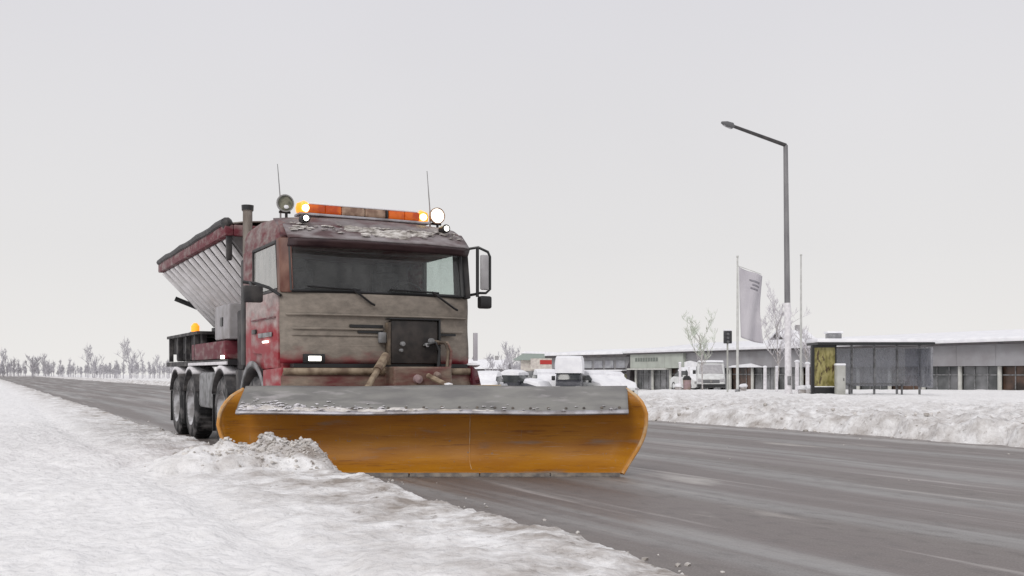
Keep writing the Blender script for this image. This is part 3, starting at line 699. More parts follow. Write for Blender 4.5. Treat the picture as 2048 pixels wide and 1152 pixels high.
# dark box sign on a pole
sx, sy = P(1455, 50), 50
SG = thing('traffic_sign', 'small dark rectangular signal box on a thin grey pole', 'sign', (sx, sy, zg(sx, sy)))
g0 = SG.location.z
b = MB(); b.tube([(0, 0, -.05), (0, 0, Zat(668, 50) - g0)], .045, 10); b.build('pole', M['cabinet'], SG)
b = MB(); b.box(-.20, .20, -.14, .06, Zat(687, 50) - g0, Zat(662, 50) - g0, .03); bx = b.build('signal_box', M['sign_dark'], SG)
b = MB()
for k in range(3): b.lathe([(0, -.17), (.06, -.17), (.075, -.14)], 12, 'y', (0, 0, Zat(683.5 - k * 7.6, 50) - g0))
b.build('lens', M['sign_grey'], bx)
b = MB(); b.box(-.21, .21, -.15, .07, Zat(662, 50) - g0 + .002, Zat(660, 50) - g0 + .03, .02); b.build('snow_cap', M['snow_cap'], bx)

# white posts standing before the showroom
for i, (px, Y, tp, wd, lb) in enumerate([(1530, 58, 735, .10, 'frosted white post between flagpole and slim tree'), (1553.5, 50, 735, .07, 'yellowish frosted post under the slim tree'),
                                 (1594, 50, 724, .10, 'frosted white post directly right of the street lamp'), (1615, 50, 728, .10, 'frosted white post beside the advertising case'),
                                 (1360, 60, 727, .08, 'thin white post left of the white van'), (1378, 60, 735, .06, 'thinnest white post next to the pinkish bin')]):
    X = P(px, Y); z0 = zg(X, Y); t = thing('white_post', lb, 'post', (X, Y, z0), 0, 'white posts before the showroom')
    b = MB(); b.tube([(0, 0, -.05), (0, 0, Zat(tp, Y) - z0)], [wd, wd * .9], 10); b.build('shaft', M['frost_pole'], t)
    b = MB(); b.blob((0, 0, Zat(tp, Y) - z0 + .03), (wd * 1.3, wd * 1.3, wd * .8), i, 2, .1); b.build('snow_cap', M['snow_cap'], t)
for i, (px, Y, lb) in enumerate([(1357, 57, 'round snow capped stone left of the pinkish bin'), (1487, 53, 'round snow capped stone right of the flagpole'),
                                 (1604, 45, 'snow capped stone right of the street lamp foot'), (1617, 46, 'snow capped stone beside the advertising case')]):
    X = P(px, Y); z0 = zg(X, Y); t = thing('kerb_stone', lb, 'stone', (X, Y, z0), i, 'snow capped stones on the verge')
    b = MB(); b.blob((0, 0, .10), (.20, .17, .20), i, 2, .12); b.build('stone', M['bark'], t)
    b = MB(); b.blob((0, 0, .27), (.24, .22, .13), i + 5, 2, .12); b.build('snow_cap', M['snow_cap'], t)
X = P(1374, 57); t = thing('waste_bin', 'short pinkish waste bin with a dark lid on the verge', 'bin', (X, 57, zg(X, 57)))
b = MB(); b.lathe([(0, 0), (.2, 0), (.24, .62), (0, .62)], 16); b.build('bin_body', M['pink_bin'], t)
b = MB(); b.lathe([(.25, .62), (.25, .70), (.15, .84), (0, .86)], 16); b.build('lid', M['black'], t)
b = MB(); b.tube([(.0, .25, 0), (0, .25, 1.2)], .03, 8); b.build('stand', M['sign_dark'], t)

# advertising case + bus shelter + cabinet
AY = 43.0
AX0, AX1 = P(1622, AY), P(1672, AY); z0 = zg((AX0 + AX1) / 2, AY)
AD = thing('advertising_case', 'black framed poster case with an olive poster at the bus shelter end', 'poster case', ((AX0 + AX1) / 2, AY, z0)); hw = (AX1 - AX0) / 2; hh = Zat(690, AY) - z0
b = MB(); b.box(-hw, -hw + .13, -.09, .09, 0, hh, .01); b.box(hw - .06, hw, -.09, .09, 0, hh, .01); b.box(-hw + .13, hw - .06, -.088, .088, hh - .11, hh); b.build('frame', M['black'], AD)
b = MB(); b.box(-hw + .13, hw - .06, -.06, .06, .36, hh - .11); b.build('poster', M['poster'], AD, False)
b = MB(); b.box(-hw + .13, hw - .06, -.085, .085, 0, .32); b.build('base', M['black'], AD, False)
b = MB(); b.box(-hw + .13, hw - .06, -.095, .02, .322, .358); b.build('snow_line', M['snow_cap'], AD, False)
BS = thing('bus_shelter', 'grey glass bus shelter with a snow laden flat roof', 'bus shelter', (AX1 + .02, AY, z0))
Ls = 4.1
b = MB(); b.box(-.9, Ls, -.35, 1.3, hh + .0, hh + .10); b.build('roof', M['black'], BS, False)
b = MB(); b.box(-.92, Ls + .03, -.37, 1.33, hh + .103, hh + .27, .05); b.build('roof_snow', M['snow_cap'], BS)
for i in range(4):
    x0 = .1 + i * 1.0
    b = MB(); b.box(x0, x0 + .93, 1.14, 1.16, .35, hh - .12); b.build('glass_pane', M['shelter_glass'], BS, False)
for xx in (.04, 1.04, 2.04, 3.04, 4.04):
    b = MB(); b.box(xx - .035, xx + .035, 1.10, 1.20, -.1, hh); b.build('post', M['grey_trim'], BS, False)
b = MB(); b.box(.5, 3.4, .65, 1.0, .42, .48, .01); bn = b.build('bench', M['sign_grey'], BS)
for xx in (.8, 3.1):
    b = MB(); b.box(xx, xx + .06, .78, .86, -.02, .42); b.build('leg', M['sign_grey'], bn, False)
b = MB(); b.box(3.95, 4.05, -.25, 1.1, .3, hh - .1); b.build('side_panel', M['shelter_glass'], BS, False)
cx = P(1680, 42.4); CB = thing('junction_cabinet', 'narrow pale grey junction cabinet beside the poster case', 'cabinet', (cx, 42.4, zg(cx, 42.4)))
b = MB(); b.box(-.19, .19, -.15, .15, 0, 1.24, .012); b.build('cabinet_body', M['cabinet'], CB)
b = MB(); b.box(-.16, .16, -.165, -.152, .15, 1.12, .005); dr = b.build('door', M['cabinet'], CB)
b = MB(); b.box(.09, .12, -.185, -.167, .6, .72); b.build('handle', M['black'], dr)
b = MB(); b.box(-.21, .21, -.17, .17, 1.243, 1.34, .04); b.build('snow_cap', M['snow_cap'], CB)

# ------------------------------------------------------------------ parked cars
def wheel(parent, x, y, r, wd, tm='rubber', rmt='rim', detail=20):
    t = MB(); t.lathe([(r * .62, -wd / 2), (r * .93, -wd / 2), (r, -wd * .3), (r, wd * .3), (r * .93, wd / 2), (r * .62, wd / 2), (r * .62, -wd / 2)], detail, 'x')
    o = t.build('wheel', M[tm], parent); o.location = (x, y, r)
    s = 1 if x > 0 else -1
    t = MB(); t.lathe([(0, s * wd * .30), (r * .2, s * wd * .34), (r * .45, s * wd * .12), (r * .615, s * wd * .42), (r * .615, -s * wd * .4), (0, -s * wd * .38)], detail, 'x'); t.build('rim', M[rmt], o)
    return o

def loft(b, secs, n=10):
    """secs: (y, halfwidth, zbot, ztop, shoulder) closed boxes with rounded top corners"""
    rings = []
    for (y, hw_, z0_, z1_, sh) in secs:
        pts = [(-hw_, z0_), (-hw_, z0_ + (z1_ - z0_) * .6), (-hw_ * (1 - sh * .35), z0_ + (z1_ - z0_) * .88), (-hw_ * (1 - sh), z1_), (0, z1_ + .02), (hw_ * (1 - sh), z1_), (hw_ * (1 - sh * .35), z0_ + (z1_ - z0_) * .88), (hw_, z0_ + (z1_ - z0_) * .6), (hw_, z0_), (0, z0_)]
        rings.append([b.bm.verts.new((px_, y, pz)) for px_, pz in pts])
    m = len(rings[0])
    for r0, r1 in zip(rings, rings[1:]):
        for k in range(m): b.bm.faces.new((r0[k], r0[(k + 1) % m], r1[(k + 1) % m], r1[k]))
    b.bm.faces.new(rings[0][::-1]); b.bm.faces.new(rings[-1])

def car(label, X, Y, rz, paint, snow=.12, L_=4.2, hw_=.86, group='snowed-in parked cars', name='parked_car', clear_screen=False, zoff=0.0):
    z = zg(X, Y) + zoff
    c = thing(name, label, 'car', (X, Y, z), rz, group)
    h = L_ / 2
    b = MB(); loft(b, [(-h, hw_ * .8, .28, .62, .15), (-h + .12, hw_ * .95, .2, .74, .15), (-h + 1.0, hw_, .18, .92, .1), (0, hw_, .18, .96, .05), (h - .7, hw_, .18, .98, .05), (h - .08, hw_ * .93, .22, .9, .15), (h, hw_ * .8, .3, .75, .15)])
    b.build('body', M[paint], c)
    b = MB(); loft(b, [(-h + .95, hw_ * .86, .9, .96, .1), (-h + 1.65, hw_ * .84, .9, 1.38, .18), (h - 1.2, hw_ * .82, .9, 1.42, .18), (h - .35, hw_ * .8, .9, .98, .12)])
    b.build('window', M['car_glass'], c)
    b = MB(); loft(b, [(-h + 1.6, hw_ * .74, 1.37, 1.42 + snow * .5, .1), (-h + 1.95, hw_ * .76, 1.37, 1.46 + snow, .15), (h - 1.4, hw_ * .74, 1.38, 1.48 + snow, .15), (h - 1.0, hw_ * .7, 1.36, 1.42 + snow * .4, .1)])
    b.build('roof_snow', M['snow_cap'], c)
    b = MB(); loft(b, [(-h + .04, hw_ * .8, .60, .68, .2), (-h + .3, hw_ * .9, .74, .80 + snow, .25), (-h + 1.15, hw_ * .9, .90, .97 + snow, .2), (-h + 1.32, hw_ * .8, .90, 1.02, .2)])
    b.build('bonnet_snow', M['snow_cap'], c)
    if not clear_screen:
        b = MB(); b.hexa([(-hw_ * .8, -h + 1.0, 1.0), (hw_ * .8, -h + 1.0, 1.0), (hw_ * .8, -h + 1.1, .93), (-hw_ * .8, -h + 1.1, .93),
                          (-hw_ * .7, -h + 1.6, 1.42), (hw_ * .7, -h + 1.6, 1.42), (hw_ * .7, -h + 1.72, 1.38), (-hw_ * .7, -h + 1.72, 1.38)], .03); b.build('screen_snow', M['snow_cap'], c)
    for sx_ in (-1, 1):
        b = MB(); b.box(sx_ * hw_ * .78 - .14, sx_ * hw_ * .78 + .14, -h - .01, -h + .1, .52, .66, .02); b.build('headlight', M['mirror'], c)
        b = MB(); b.box(sx_ * (hw_ + .08) - .09, sx_ * (hw_ + .08) + .09, -h + 1.35, -h + 1.5, .95, 1.08, .02); b.build('wing_mirror', M[paint], c)
        for yy in (-h + .8, h - .8): wheel(c, sx_ * (hw_ - .1), yy, .31, .2)
    b = MB(); b.box(-hw_ * .55, hw_ * .55, -h - .015, -h + .06, .38, .5, .01); b.build('grille', M['black'], c)
    return c

car('fully snow covered car nearest the truck cab', P(974, 54), 54, R(-12), 'car_silver', .2, 4.0, zoff=-.05)
car('snow topped hatchback with dark side windows showing', P(1037, 56), 58, R(62), 'car_dark', .22, 3.9, clear_screen=True)
car('snow covered dark car between the hatchback and the box van', P(1092, 60), 60, R(8), 'car_dark', .25, 4.1)
car('snow covered pale car just right of the box van', P(1190, 60), 61, R(30), 'white_paint', .2, 4.1)
car('last snow covered car by the corner of the showroom', P(1228, 62), 63.5, R(22), 'white_paint', .22, 4.2)
for i, (px, lb) in enumerate([(965, 'dark snow edged car in the back row beside the truck cab'), (998, 'second snow edged car of the back row under the far trees'), (1150, 'snow edged car of the back row before the long hall'), (1385, 'white car half hidden behind the left side of the white van')]):
    car(lb, P(px, 78 if i < 3 else 70), 78 if i < 3 else 70, R(75 - 20 * i), 'car_dark' if i < 3 else 'white_paint', .15)

def van(label, X, Y, rz, paint, H=1.95, snowy=False, hw_=.92, L_=4.6, group=None, lower=None, zoff=0.0):
    c = thing('parked_van', label, 'van', (X, Y, zg(X, Y) + zoff), rz, group); h = L_ / 2
    b = MB(); loft(b, [(-h, hw_ * .86, .32, .80, .1), (-h + .15, hw_ * .96, .25, .92, .12), (-h + .95, hw_, .22, 1.12, .08), (-h + 1.55, hw_, .22, H - .1, .12), (-h + 1.9, hw_, .22, H, .1), (h - .1, hw_, .22, H, .08), (h, hw_ * .97, .3, H - .08, .08)])
    b.build('body', M[lower or paint], c)
    b = MB(); b.hexa([(-hw_ * .84, -h + .90, 1.14), (hw_ * .84, -h + .90, 1.14), (hw_ * .84, -h + 1.0, 1.10), (-hw_ * .84, -h + 1.0, 1.10),
                      (-hw_ * .76, -h + 1.50, H - .12), (hw_ * .76, -h + 1.50, H - .12), (hw_ * .76, -h + 1.6, H - .16), (-hw_ * .76, -h + 1.6, H - .16)], .02)
    b.build('windscreen', M['car_glass' if snowy else 'mirror'], c)
    b = MB(); b.box(-hw_ * .58, hw_ * .58, -h - .03, -h + .1, .52, .74, .02); gr = b.build('grille', M['sign_grey'], c)
    b = MB(); b.lathe([(0, -h - .05), (.08, -h - .05), (.09, -h - .02)], 16, 'y', (0, 0, .64)); b.build('emblem', M['chrome'], gr)
    b = MB(); b.box(-hw_ * .97, hw_ * .97, -h - .06, -h + .2, .26, .46, .04); b.build('bumper', M['black'], c)
    for s in (-1, 1):
        b = MB(); b.box(s * hw_ * .76 - .15, s * hw_ * .76 + .15, -h - .02, -h + .12, .58, .80, .03); b.build('headlight', M['mirror'], c)
        b = MB(); b.box(s * (hw_ + .14) - .1, s * (hw_ + .14) + .1, -h + 1.1, -h + 1.22, 1.1, 1.36, .03); b.build('wing_mirror', M['black'], c)
        b = MB(); b.box(s * (hw_ + .004) - .01, s * (hw_ + .004) + .01, -h + 1.7, -h + 2.4, 1.15, 1.6, .004); b.build('side_window', M['car_glass'], c)
        for yy in (-h + .85, h - .9): wheel(c, s * (hw_ - .11), yy, .33, .22)
    b = MB(); loft(b, [(-h + 1.6, hw_ * .85, H, H + .05, .1), (-h + 2.0, hw_ * .92, H, H + .14, .1), (h - .1, hw_ * .9, H, H + .14, .1)]); b.build('roof_snow', M['snow_cap'], c)
    if snowy:
        b = MB(); loft(b, [(-h + 1.0, hw_ * 1.04, 1.52, H + .05, .1), (-h + 1.4, hw_ * 1.08, 1.48, H + .18, .12), (h, hw_ * 1.07, 1.45, H + .2, .12)]); b.build('side_snow', M['snow_cap'], c)
    return c
van('white van parked head on before the showroom', P(1430, 65), 66.5, R(-10), 'white_paint', 1.86, zoff=-.02)
van('dark box van buried under a thick cap of snow', P(1139, 58), 58, R(-6), 'car_dark', 2.32, True, .74, 4.2, lower='car_dark')

# ------------------------------------------------------------------ the gritter truck   (local x = across the front, y = towards the rear)
TR = thing('gritter_truck', 'dirty red winter service truck with amber light bar and grey salt hopper', 'truck', (-2.67, 11.7, 0), PHI)
def prt(b, name, mat, parent=None, **k): return b.build(name, M[mat], parent or TR, **k)
def fz(px, py, e=0.0):
    r = (px - 1024) / F
    u = (2.67 + SN * e + r * (11.7 + CS * e)) / (CS - SN * r)
    Yd = 11.7 + SN * u + CS * e
    return u, CAM_H + (HOR - py) / F * Yd
WID = 2.45
def curve_e(u): return .16 * abs(2 * u / WID - 1) ** 5

# lower cab shell: front skin curved at the corners
b = MB(); b.prism([(.16, 1.14), (2.05, 1.14), (2.05, 2.10), (.16, 2.10)], 'x', 0.03, WID - .03, .03); prt(b, 'cab_body', 'door_paint')
def fpf(a, c):
    u = .0 + a * WID; z = 1.22 + c * .86
    return (u, curve_e(u) + .03 * (c) ** 2 - .012 * math.sin(c * 9), z)
b = MB(); b.grid(fpf, 40, 16); fp_ = prt(b, 'front_panel', 'front_dirt', thick=.03)
for (u0, u1, z) in ((.05, 2.40, 1.80), (.12, 1.22, 1.635), (.12, 1.22, 1.56), (1.95, 2.35, 1.62), (.12, 1.22, 1.43)):
    b = MB(); n_ = 14
    def rf(a, c, u0=u0, u1=u1, z=z):
        u = u0 + (u1 - u0) * a; ang = math.pi * c
        return (u, curve_e(u) - .016 - (.020 if z > 1.7 else .009) * math.sin(ang), z + .014 * math.cos(ang))
    b.grid(rf, n_, 4); prt(b, 'grille_slat', 'front_dirt', fp_)
b = MB(); b.box(.8, 1.22, -.028, .0, 1.655, 1.69); b.box(.9, 1.22, -.028, .0, 1.59, 1.615); b.box(1.95, 2.2, -.028, .0, 1.57, 1.60); prt(b, 'grille_gap', 'black', fp_, smooth=False)

# doors
for s, u in ((-1, 0.0), (1, WID)):
    lo, hi = (u - .012, u + .05) if s < 0 else (u - .05, u + .012)
    b = MB(); b.prism([(.22, 1.16), (.85, 1.16), (1.0, 1.34), (1.55, 1.36), (1.55, 2.08), (.22, 2.08)], 'x', lo, hi, .012); d = prt(b, 'door', 'door_paint')
    uu = u - .02 if s < 0 else u + .02
    b = MB(); b.box(min(uu, uu + s * .02), max(uu, uu + s * .02), 1.22, 1.42, 1.60, 1.66, .008); prt(b, 'handle', 'black', d)
    b = MB(); b.box(min(uu, uu + s * .014), max(uu, uu + s * .014), .45, 1.1, 1.545, 1.60, .005); prt(b, 'door_strip', 'grey_trim', d)
    b = MB(); b.box(min(uu, uu + s * .02), max(uu, uu + s * .02), .62, .86, 1.475, 1.50, .005); prt(b, 'side_marker', 'lamp_white' if s < 0 else 'mirror', d)
    b = MB(); b.box(min(uu, uu + s * .012), max(uu, uu + s * .012), .3, 1.5, 1.765, 1.785, .003); prt(b, 'swage_line', 'maroon', d)
    # glass and frame of the door window
    b = MB(); b.prism([(.34, 2.13), (1.50, 2.13), (1.50, 2.66), (.44, 2.66)], 'x', u + (.02 if s < 0 else -.03), u + (.03 if s < 0 else -.02)); prt(b, 'side_window', 'side_glass' if s < 0 else 'far_glass2', d, smooth=False)
    f = MB(); q = [(.28, 2.10), (1.53, 2.10), (1.53, 2.69), (.38, 2.69), (.28, 2.10)]
    f.tube([(u + (.018 if s < 0 else -.018), a_, c_) for a_, c_ in q], .022 if s < 0 else .034, 6); prt(f, 'window_frame', 'dark', d)
    # rear quarter and A pillar
    b = MB(); b.box(min(u, u - s * .08), max(u, u - s * .08), 1.56, 2.05, 2.08, 2.72, .015); prt(b, 'quarter_panel', 'roof_paint')
    i0, i1 = (u + .0, u + .13) if s < 0 else (u - .13, u - .0)
    b = MB(); b.hexa([(i0, .14, 2.06), (i1, .04, 2.06), (i1, .22, 2.06), (i0, .30, 2.06), (i0, .22, 2.72), (i1, .14, 2.72), (i1, .30, 2.72), (i0, .36, 2.72)], .018); prt(b, 'pillar', 'pillar' if s < 0 else 'dark')
b = MB(); b.box(.02, WID - .02, 2.0, 2.05, 2.08, 2.72, .01); prt(b, 'rear_wall', 'dark')
# white door line above
b = MB(); b.prism([(.22, 2.70), (.20, 2.80), (.28, 2.90), (.5, 2.985), (1.2, 3.03), (1.9, 3.0), (2.06, 2.93), (2.08, 2.66), (.3, 2.66)], 'x', 0.015, WID - .015, .05); prt(b, 'roof', 'roof_paint')
def rff(a, c):
    u = .02 + a * (WID - .04); return (u, curve_e(u) * 1.2 + .06 + c * .32 - .05 * math.sin(c * 3.14), 2.74 + .24 * c ** .8 + .03 * math.sin(a * 3.14) - .0)
b = MB(); b.grid(rff, 24, 8); prt(b, 'roof_front', 'roof_front', thick=.03)
# windscreen
def wsf(a, c):
    u = .11 + a * (WID - .22); return (u, curve_e(u) * .5 + .02 + .10 * c, 2.08 + .62 * c)
b = MB(); b.grid(wsf, 16, 6); ws = prt(b, 'windscreen', 'wind_glass')
b = MB(); b.tube([wsf(i / 16, 0) for i in range(17)], .022, 6); b.tube([wsf(i / 16, 1) for i in range(17)], .02, 6)
b.tube([wsf(0, 0), wsf(0, 1)], .02, 6); b.tube([wsf(1, 0), wsf(1, 1)], .03, 6); prt(b, 'seal', 'black', ws)
for (u0, z0_, u1, z1_) in ((1.11, 1.93, .83, 2.12), (2.22, 1.90, 1.87, 2.12)):
    b = MB(); b.tube([(u0, -.04, z0_), (u0 - .05, -.05, z0_ + .02), (u1, -.03, z1_)], .014, 6); wp = prt(b, 'wiper', 'black')
    b = MB(); b.tube([(u1 + .1, -.02, z1_ - .01), (u1 - .55, -.025, z1_ + .01)], .013, 6); prt(b, 'wiper_blade', 'black', wp)
# sun visor: a slush covered front face and a dark strip that paints in the shade below it
def vsf(a, c):
    u = .05 + a * (WID - .10); bow = .06 * (1 - (2 * a - 1) ** 2)
    return (u, .16 + curve_e(u) * .6 - .24 * c - bow * c, 2.885 - .17 * c - .02 * c * c)
b = MB(); b.grid(vsf, 20, 6); vs_ = prt(b, 'sun_visor', 'visor_slush', thick=.02)
def vlf(a, c):
    q = Vector(vsf(a, 1.0)); return (q.x, q.y - .015 * (1 - c) + .05 * c, q.z - .012 - .085 * c)
b = MB(); b.grid(vlf, 20, 3); prt(b, 'visor_shade', 'visor', vs_, thick=.012)
rn = random.Random(9)
b = MB()
for i in range(150):
    a_ = .33 + .44 * rn.random(); c_ = .30 + .20 * math.sin(a_ * 14) + rn.gauss(0, .13); q = Vector(vsf(a_, min(.95, max(.05, c_)))); r_ = rn.uniform(.015, .04)
    b.blob((q.x, q.y - .012, q.z + .006), (r_ * 2.6, r_ * .7, r_ * .55), i, 1, .3)
tag(prt(b, 'visor_snow', 'slush', vs_), kind='stuff')
b = MB()
for i in range(90):
    a_ = rn.uniform(.03, .97); c_ = abs(rn.gauss(0, .3)); q = Vector(vsf(a_, min(.9, c_))); r_ = rn.uniform(.008, .03); b.blob((q.x, q.y - .02, q.z + .018), (r_ * 2, r_, r_ * .45), i, 1, .3)
tag(prt(b, 'snow_glint_patch', 'slush', vs_), kind='stuff')
# interior
for u in (.62, 1.85):
    b = MB(); b.box(u - .25, u + .25, 1.0, 1.5, 1.75, 1.95, .05); b.hexa([(u - .24, 1.42, 1.9), (u + .24, 1.42, 1.9), (u + .24, 1.56, 1.9), (u - .24, 1.56, 1.9), (u - .2, 1.56, 2.5), (u + .2, 1.56, 2.5), (u + .2, 1.66, 2.5), (u - .2, 1.66, 2.5)], .03)
    b.box(u - .12, u + .12, 1.58, 1.68, 2.5, 2.64, .03); prt(b, 'seat', 'seat_cloth')
b = MB(); b.box(.12, WID - .12, .2, .55, 2.04, 2.12, .02); prt(b, 'dashboard', 'seat_cloth')
b = MB(); b.tube([(1.85 + .2 * math.cos(t * .4189), .72 + .06 * math.sin(t * .4189), 2.17 + .13 * math.sin(t * .4189)) for t in range(16)], .014, 6, cap=False)
b.tube([(1.85, .72, 2.17), (1.85, .6, 2.08)], .02, 6); b.tube([(1.65, .72, 2.17), (2.05, .72, 2.17)], .012, 6); prt(b, 'steering_wheel', 'black')

# light bar
zb = 3.13
b = MB(); b.box(.33, 2.08, .50, .74, zb - .075, zb - .045, .006); lb_ = prt(b, 'light_bar', 'strip')
for (u0, u1, mt) in ((.44, .66, 'amber'), (.665, .87, 'amber'), (.875, 1.18, 'bar_clear'), (1.185, 1.46, 'bar_clear'), (1.465, 1.5, 'black'), (1.505, 1.72, 'amber'), (1.725, 1.93, 'amber')):
    b = MB(); b.box(u0, u1, .505, .735, zb - .043, zb + .062, .018); prt(b, 'bar_lens', mt, lb_)
b = MB(); b.box(.44, 1.93, .52, .72, zb + .065, zb + .088, .010); prt(b, 'bar_snow', 'snow_cap', lb_)
for u in (.42, 1.99):
    b = MB(); b.lathe([(0, -.055), (.095, -.05), (.104, 0), (.09, .06), (0, .10)], 20, 'z', (u, .62, zb + .02)); bc = prt(b, 'beacon', 'amber_lit', lb_)
    b = MB(); b.blob((u, .53, zb + .015), (.052, .035, .048), 1, 2, 0); prt(b, 'beacon_bulb', 'amber_core', bc)
for u in (.6, 1.2, 1.8):
    b = MB(); b.tube([(u, .62, 3.0), (u, .62, zb - .07)], .02, 8); prt(b, 'bar_bracket', 'dark', lb_)
# spot lamps
for u, lit in ((.15, False), (2.17, True)):
    zc = 3.175 if not lit else 3.17
    b = MB(); b.lathe([(0, .62), (.05, .61), (.09, .56), (.105, .50), (.10, .48)], 24, 'y', (u, 0, zc)); sp1 = prt(b, 'spot_lamp', 'dark')
    b = MB(); b.lathe([(.108, .475), (.108, .50), (.092, .50), (.092, .475), (.108, .475)], 24, 'y', (u, 0, zc)); prt(b, 'lamp_ring', 'bar_clear' if lit else 'chrome', sp1)
    b = MB(); b.lathe([(0, .482), (.092, .49)], 24, 'y', (u, 0, zc)); prt(b, 'lens', 'lamp_white' if lit else 'lens_off', sp1)
    if not lit:
        b = MB(); b.blob((u + .01, .474, zc - .045), (.03, .008, .024), 3, 2, .1); prt(b, 'snow_glint_patch', 'snow_cap', sp1)  # white blob on the unlit lens paints in a reflection
    b = MB(); b.tube([(u + .03, .55, 2.95), (u + .03, .55, zc - .09)], .018, 8); b.tube([(u - .06, .55, zc - .1), (u + .08, .55, zc - .1)], .016, 8); prt(b, 'bracket', 'dark', sp1)
for px, py in ((610, 437), (890, 458)):
    u, z = fz(px, py, .1)
    b = MB(); b.lathe([(0, .22), (.05, .2), (.055, .06), (.045, .05)], 18, 'y', (u, 0, z)); rl = prt(b, 'roof_lamp', 'black')
    b = MB(); b.lathe([(0, .045), (.034, .05)], 16, 'y', (u, 0, z)); prt(b, 'lens', 'lamp_white', rl)
for (px0, py0, px1, py1) in ((561, 400, 555, 328), (860, 420, 854, 342)):
    u0, z0_ = fz(px0, py0, .7); u1, z1_ = fz(px1, py1, .7)
    b = MB(); b.tube([(u0, .7, 2.98), (u0, .7, z0_ - .02)], .012, 8); b.tube([(u0, .7, z0_ - .02), (u1, .7, z1_)], [.008, .004], 6); prt(b, 'antenna', 'grey_trim')
# right mirror
b = MB(); b.tube([(2.40, .10, 2.70), (2.52, -.02, 2.72), (2.63, -.08, 2.66), (2.66, -.08, 2.60), (2.66, -.08, 2.18), (2.60, -.08, 2.13), (2.50, -.05, 2.13)], .017, 8)
b.tube([(2.50, -.04, 2.71), (2.50, -.04, 2.08)], .022, 8); mr_ = prt(b, 'mirror_frame', 'black')
b = MB(); b.box(2.525, 2.64, -.10, -.05, 2.17, 2.62, .02); prt(b, 'mirror_housing', 'mirror', mr_)
b = MB(); b.box(2.50, 2.665, -.14, -.02, 1.93, 2.09, .025); prt(b, 'wide_angle_mirror', 'black', mr_)
b = MB(); b.tube([(2.40, .2, 2.10), (2.50, -.04, 2.12)], .018, 8); prt(b, 'mirror_arm', 'black', mr_)
# left mirror
b = MB(); b.tube([(-.005, .12, 2.02), (-.10, .3, 2.12), (-.20, .5, 2.18), (-.35, .55, 2.20)], .02, 8); ml = prt(b, 'mirror_frame', 'black')
b = MB(); b.box(-.40, -.17, .27, .36, 1.94, 2.14, .025); prt(b, 'mirror_housing', 'dark', ml)
b = MB(); b.tube([(-.30, .32, 2.13), (-.28, .5, 2.19)], .015, 8); prt(b, 'mirror_arm', 'black', ml)

# bumper
def bf(a, c):
    u = -.02 + a * (WID + .04); z = .50 + c * .66; return (u, curve_e(min(max(u, 0), WID)) - .10 - .03 * math.sin(c * 3.14), z)
b = MB(); b.grid(bf, 30, 8); bp_ = prt(b, 'bumper', 'bumper', thick=.05)
b = MB(); b.grid(lambda a, c: (.0 + a * WID, curve_e(a * WID) - .155 + .02 * abs(c - .5), 1.085 + c * .075), 30, 2); prt(b, 'bumper_ledge', 'tan', bp_, thick=.03)
for s in (0, 1):
    x0 = .12 if s == 0 else WID - .47
    b = MB(); b.box(x0, x0 + .35, -.16, -.10, .68, .86, .02); prt(b, 'headlight', 'mirror', bp_)
    u0 = -.03 if s == 0 else WID - .03
    b = MB(); b.prism([(.02, .50), (.78, .50), (.86, .95), (.86, 1.14), (.02, 1.17)], 'x', u0, u0 + .06, .01); prt(b, 'step_panel', 'door_paint', bp_)
u, z = fz(628, 717, -.05)
b = MB(); b.box(u - .13, u + .13, -.075, -.02, z - .055, z + .055, .01); mk = prt(b, 'marker_lamp', 'black')
b = MB(); b.box(u - .075, u + .075, -.095, -.077, z - .028, z + .028, .006); prt(b, 'lens', 'lamp_white', mk)
b = MB(); b.box(.1, WID - .1, -.06, .1, 1.17, 1.215); prt(b, 'lower_gap', 'black', smooth=False)
# right-hand fender end with snow and reflective guide board
b = MB(); b.hexa([(WID - .04, -.10, .90), (WID + .17, .04, .88), (WID + .15, .22, .88), (WID - .04, .2, .9), (WID - .04, -.06, 1.20), (WID + .09, .03, 1.15), (WID + .08, .2, 1.15), (WID - .04, .18, 1.2)], .03); b.tube([(WID - .05, .0, 1.0), (WID + .08, 0, 1.02)], .05, 8); fe = prt(b, 'fender_end', 'fender')
b = MB(); b.blob((WID + .03, .05, 1.205), (.09, .12, .028), 4, 2, .15); prt(b, 'snow_cap', 'snow_cap', fe)
b = MB(); b.box(WID + .015, WID + .075, .0, .02, 1.26, 1.62, .004); prt(b, 'guide_board', 'flag')

# hydraulic mounting plate on the front
b = MB(); b.box(1.28, 1.90, -.15, -.04, 1.22, 1.75, .015); hp = prt(b, 'mounting_plate', 'plate')
b = MB(); b.box(1.245, 1.275, -.16, -.02, 1.20, 1.72, .008); prt(b, 'side_rail', 'rail_tan', hp)
b = MB(); b.box(1.905, 1.93, -.17, -.02, 1.15, 1.77, .005); prt(b, 'side_rail', 'black', hp)
b = MB(); b.box(1.25, 1.93, -.17, -.03, 1.755, 1.775, .004); prt(b, 'top_rail', 'black', hp)
for (u, z, r_, mt) in ((1.42, 1.46, .028, 'grey_trim'), (1.80, 1.50, .036, 'grey_trim'), (1.74, 1.45, .026, 'grey_trim'), (1.40, 1.38, .02, 'grey_trim')):
    b = MB(); b.lathe([(0, -.20), (r_, -.195), (r_, -.15)], 14, 'y', (u, 0, z)); prt(b, 'coupling', mt, hp)
for k, (u, mt) in enumerate(((1.97, 'rail_tan'), (2.01, 'bumper'), (1.85, 'black'))):
    b = MB(); b.tube([(u - .15, -.16, 1.5 - .03 * k), (u - .02, -.24, 1.48), (u + .02, -.26, 1.38), (u, -.26, 1.15), (u - .03, -.35, .98), (u - .1, -.6, .9)], .018, 8); prt(b, 'hydraulic_hose', mt)
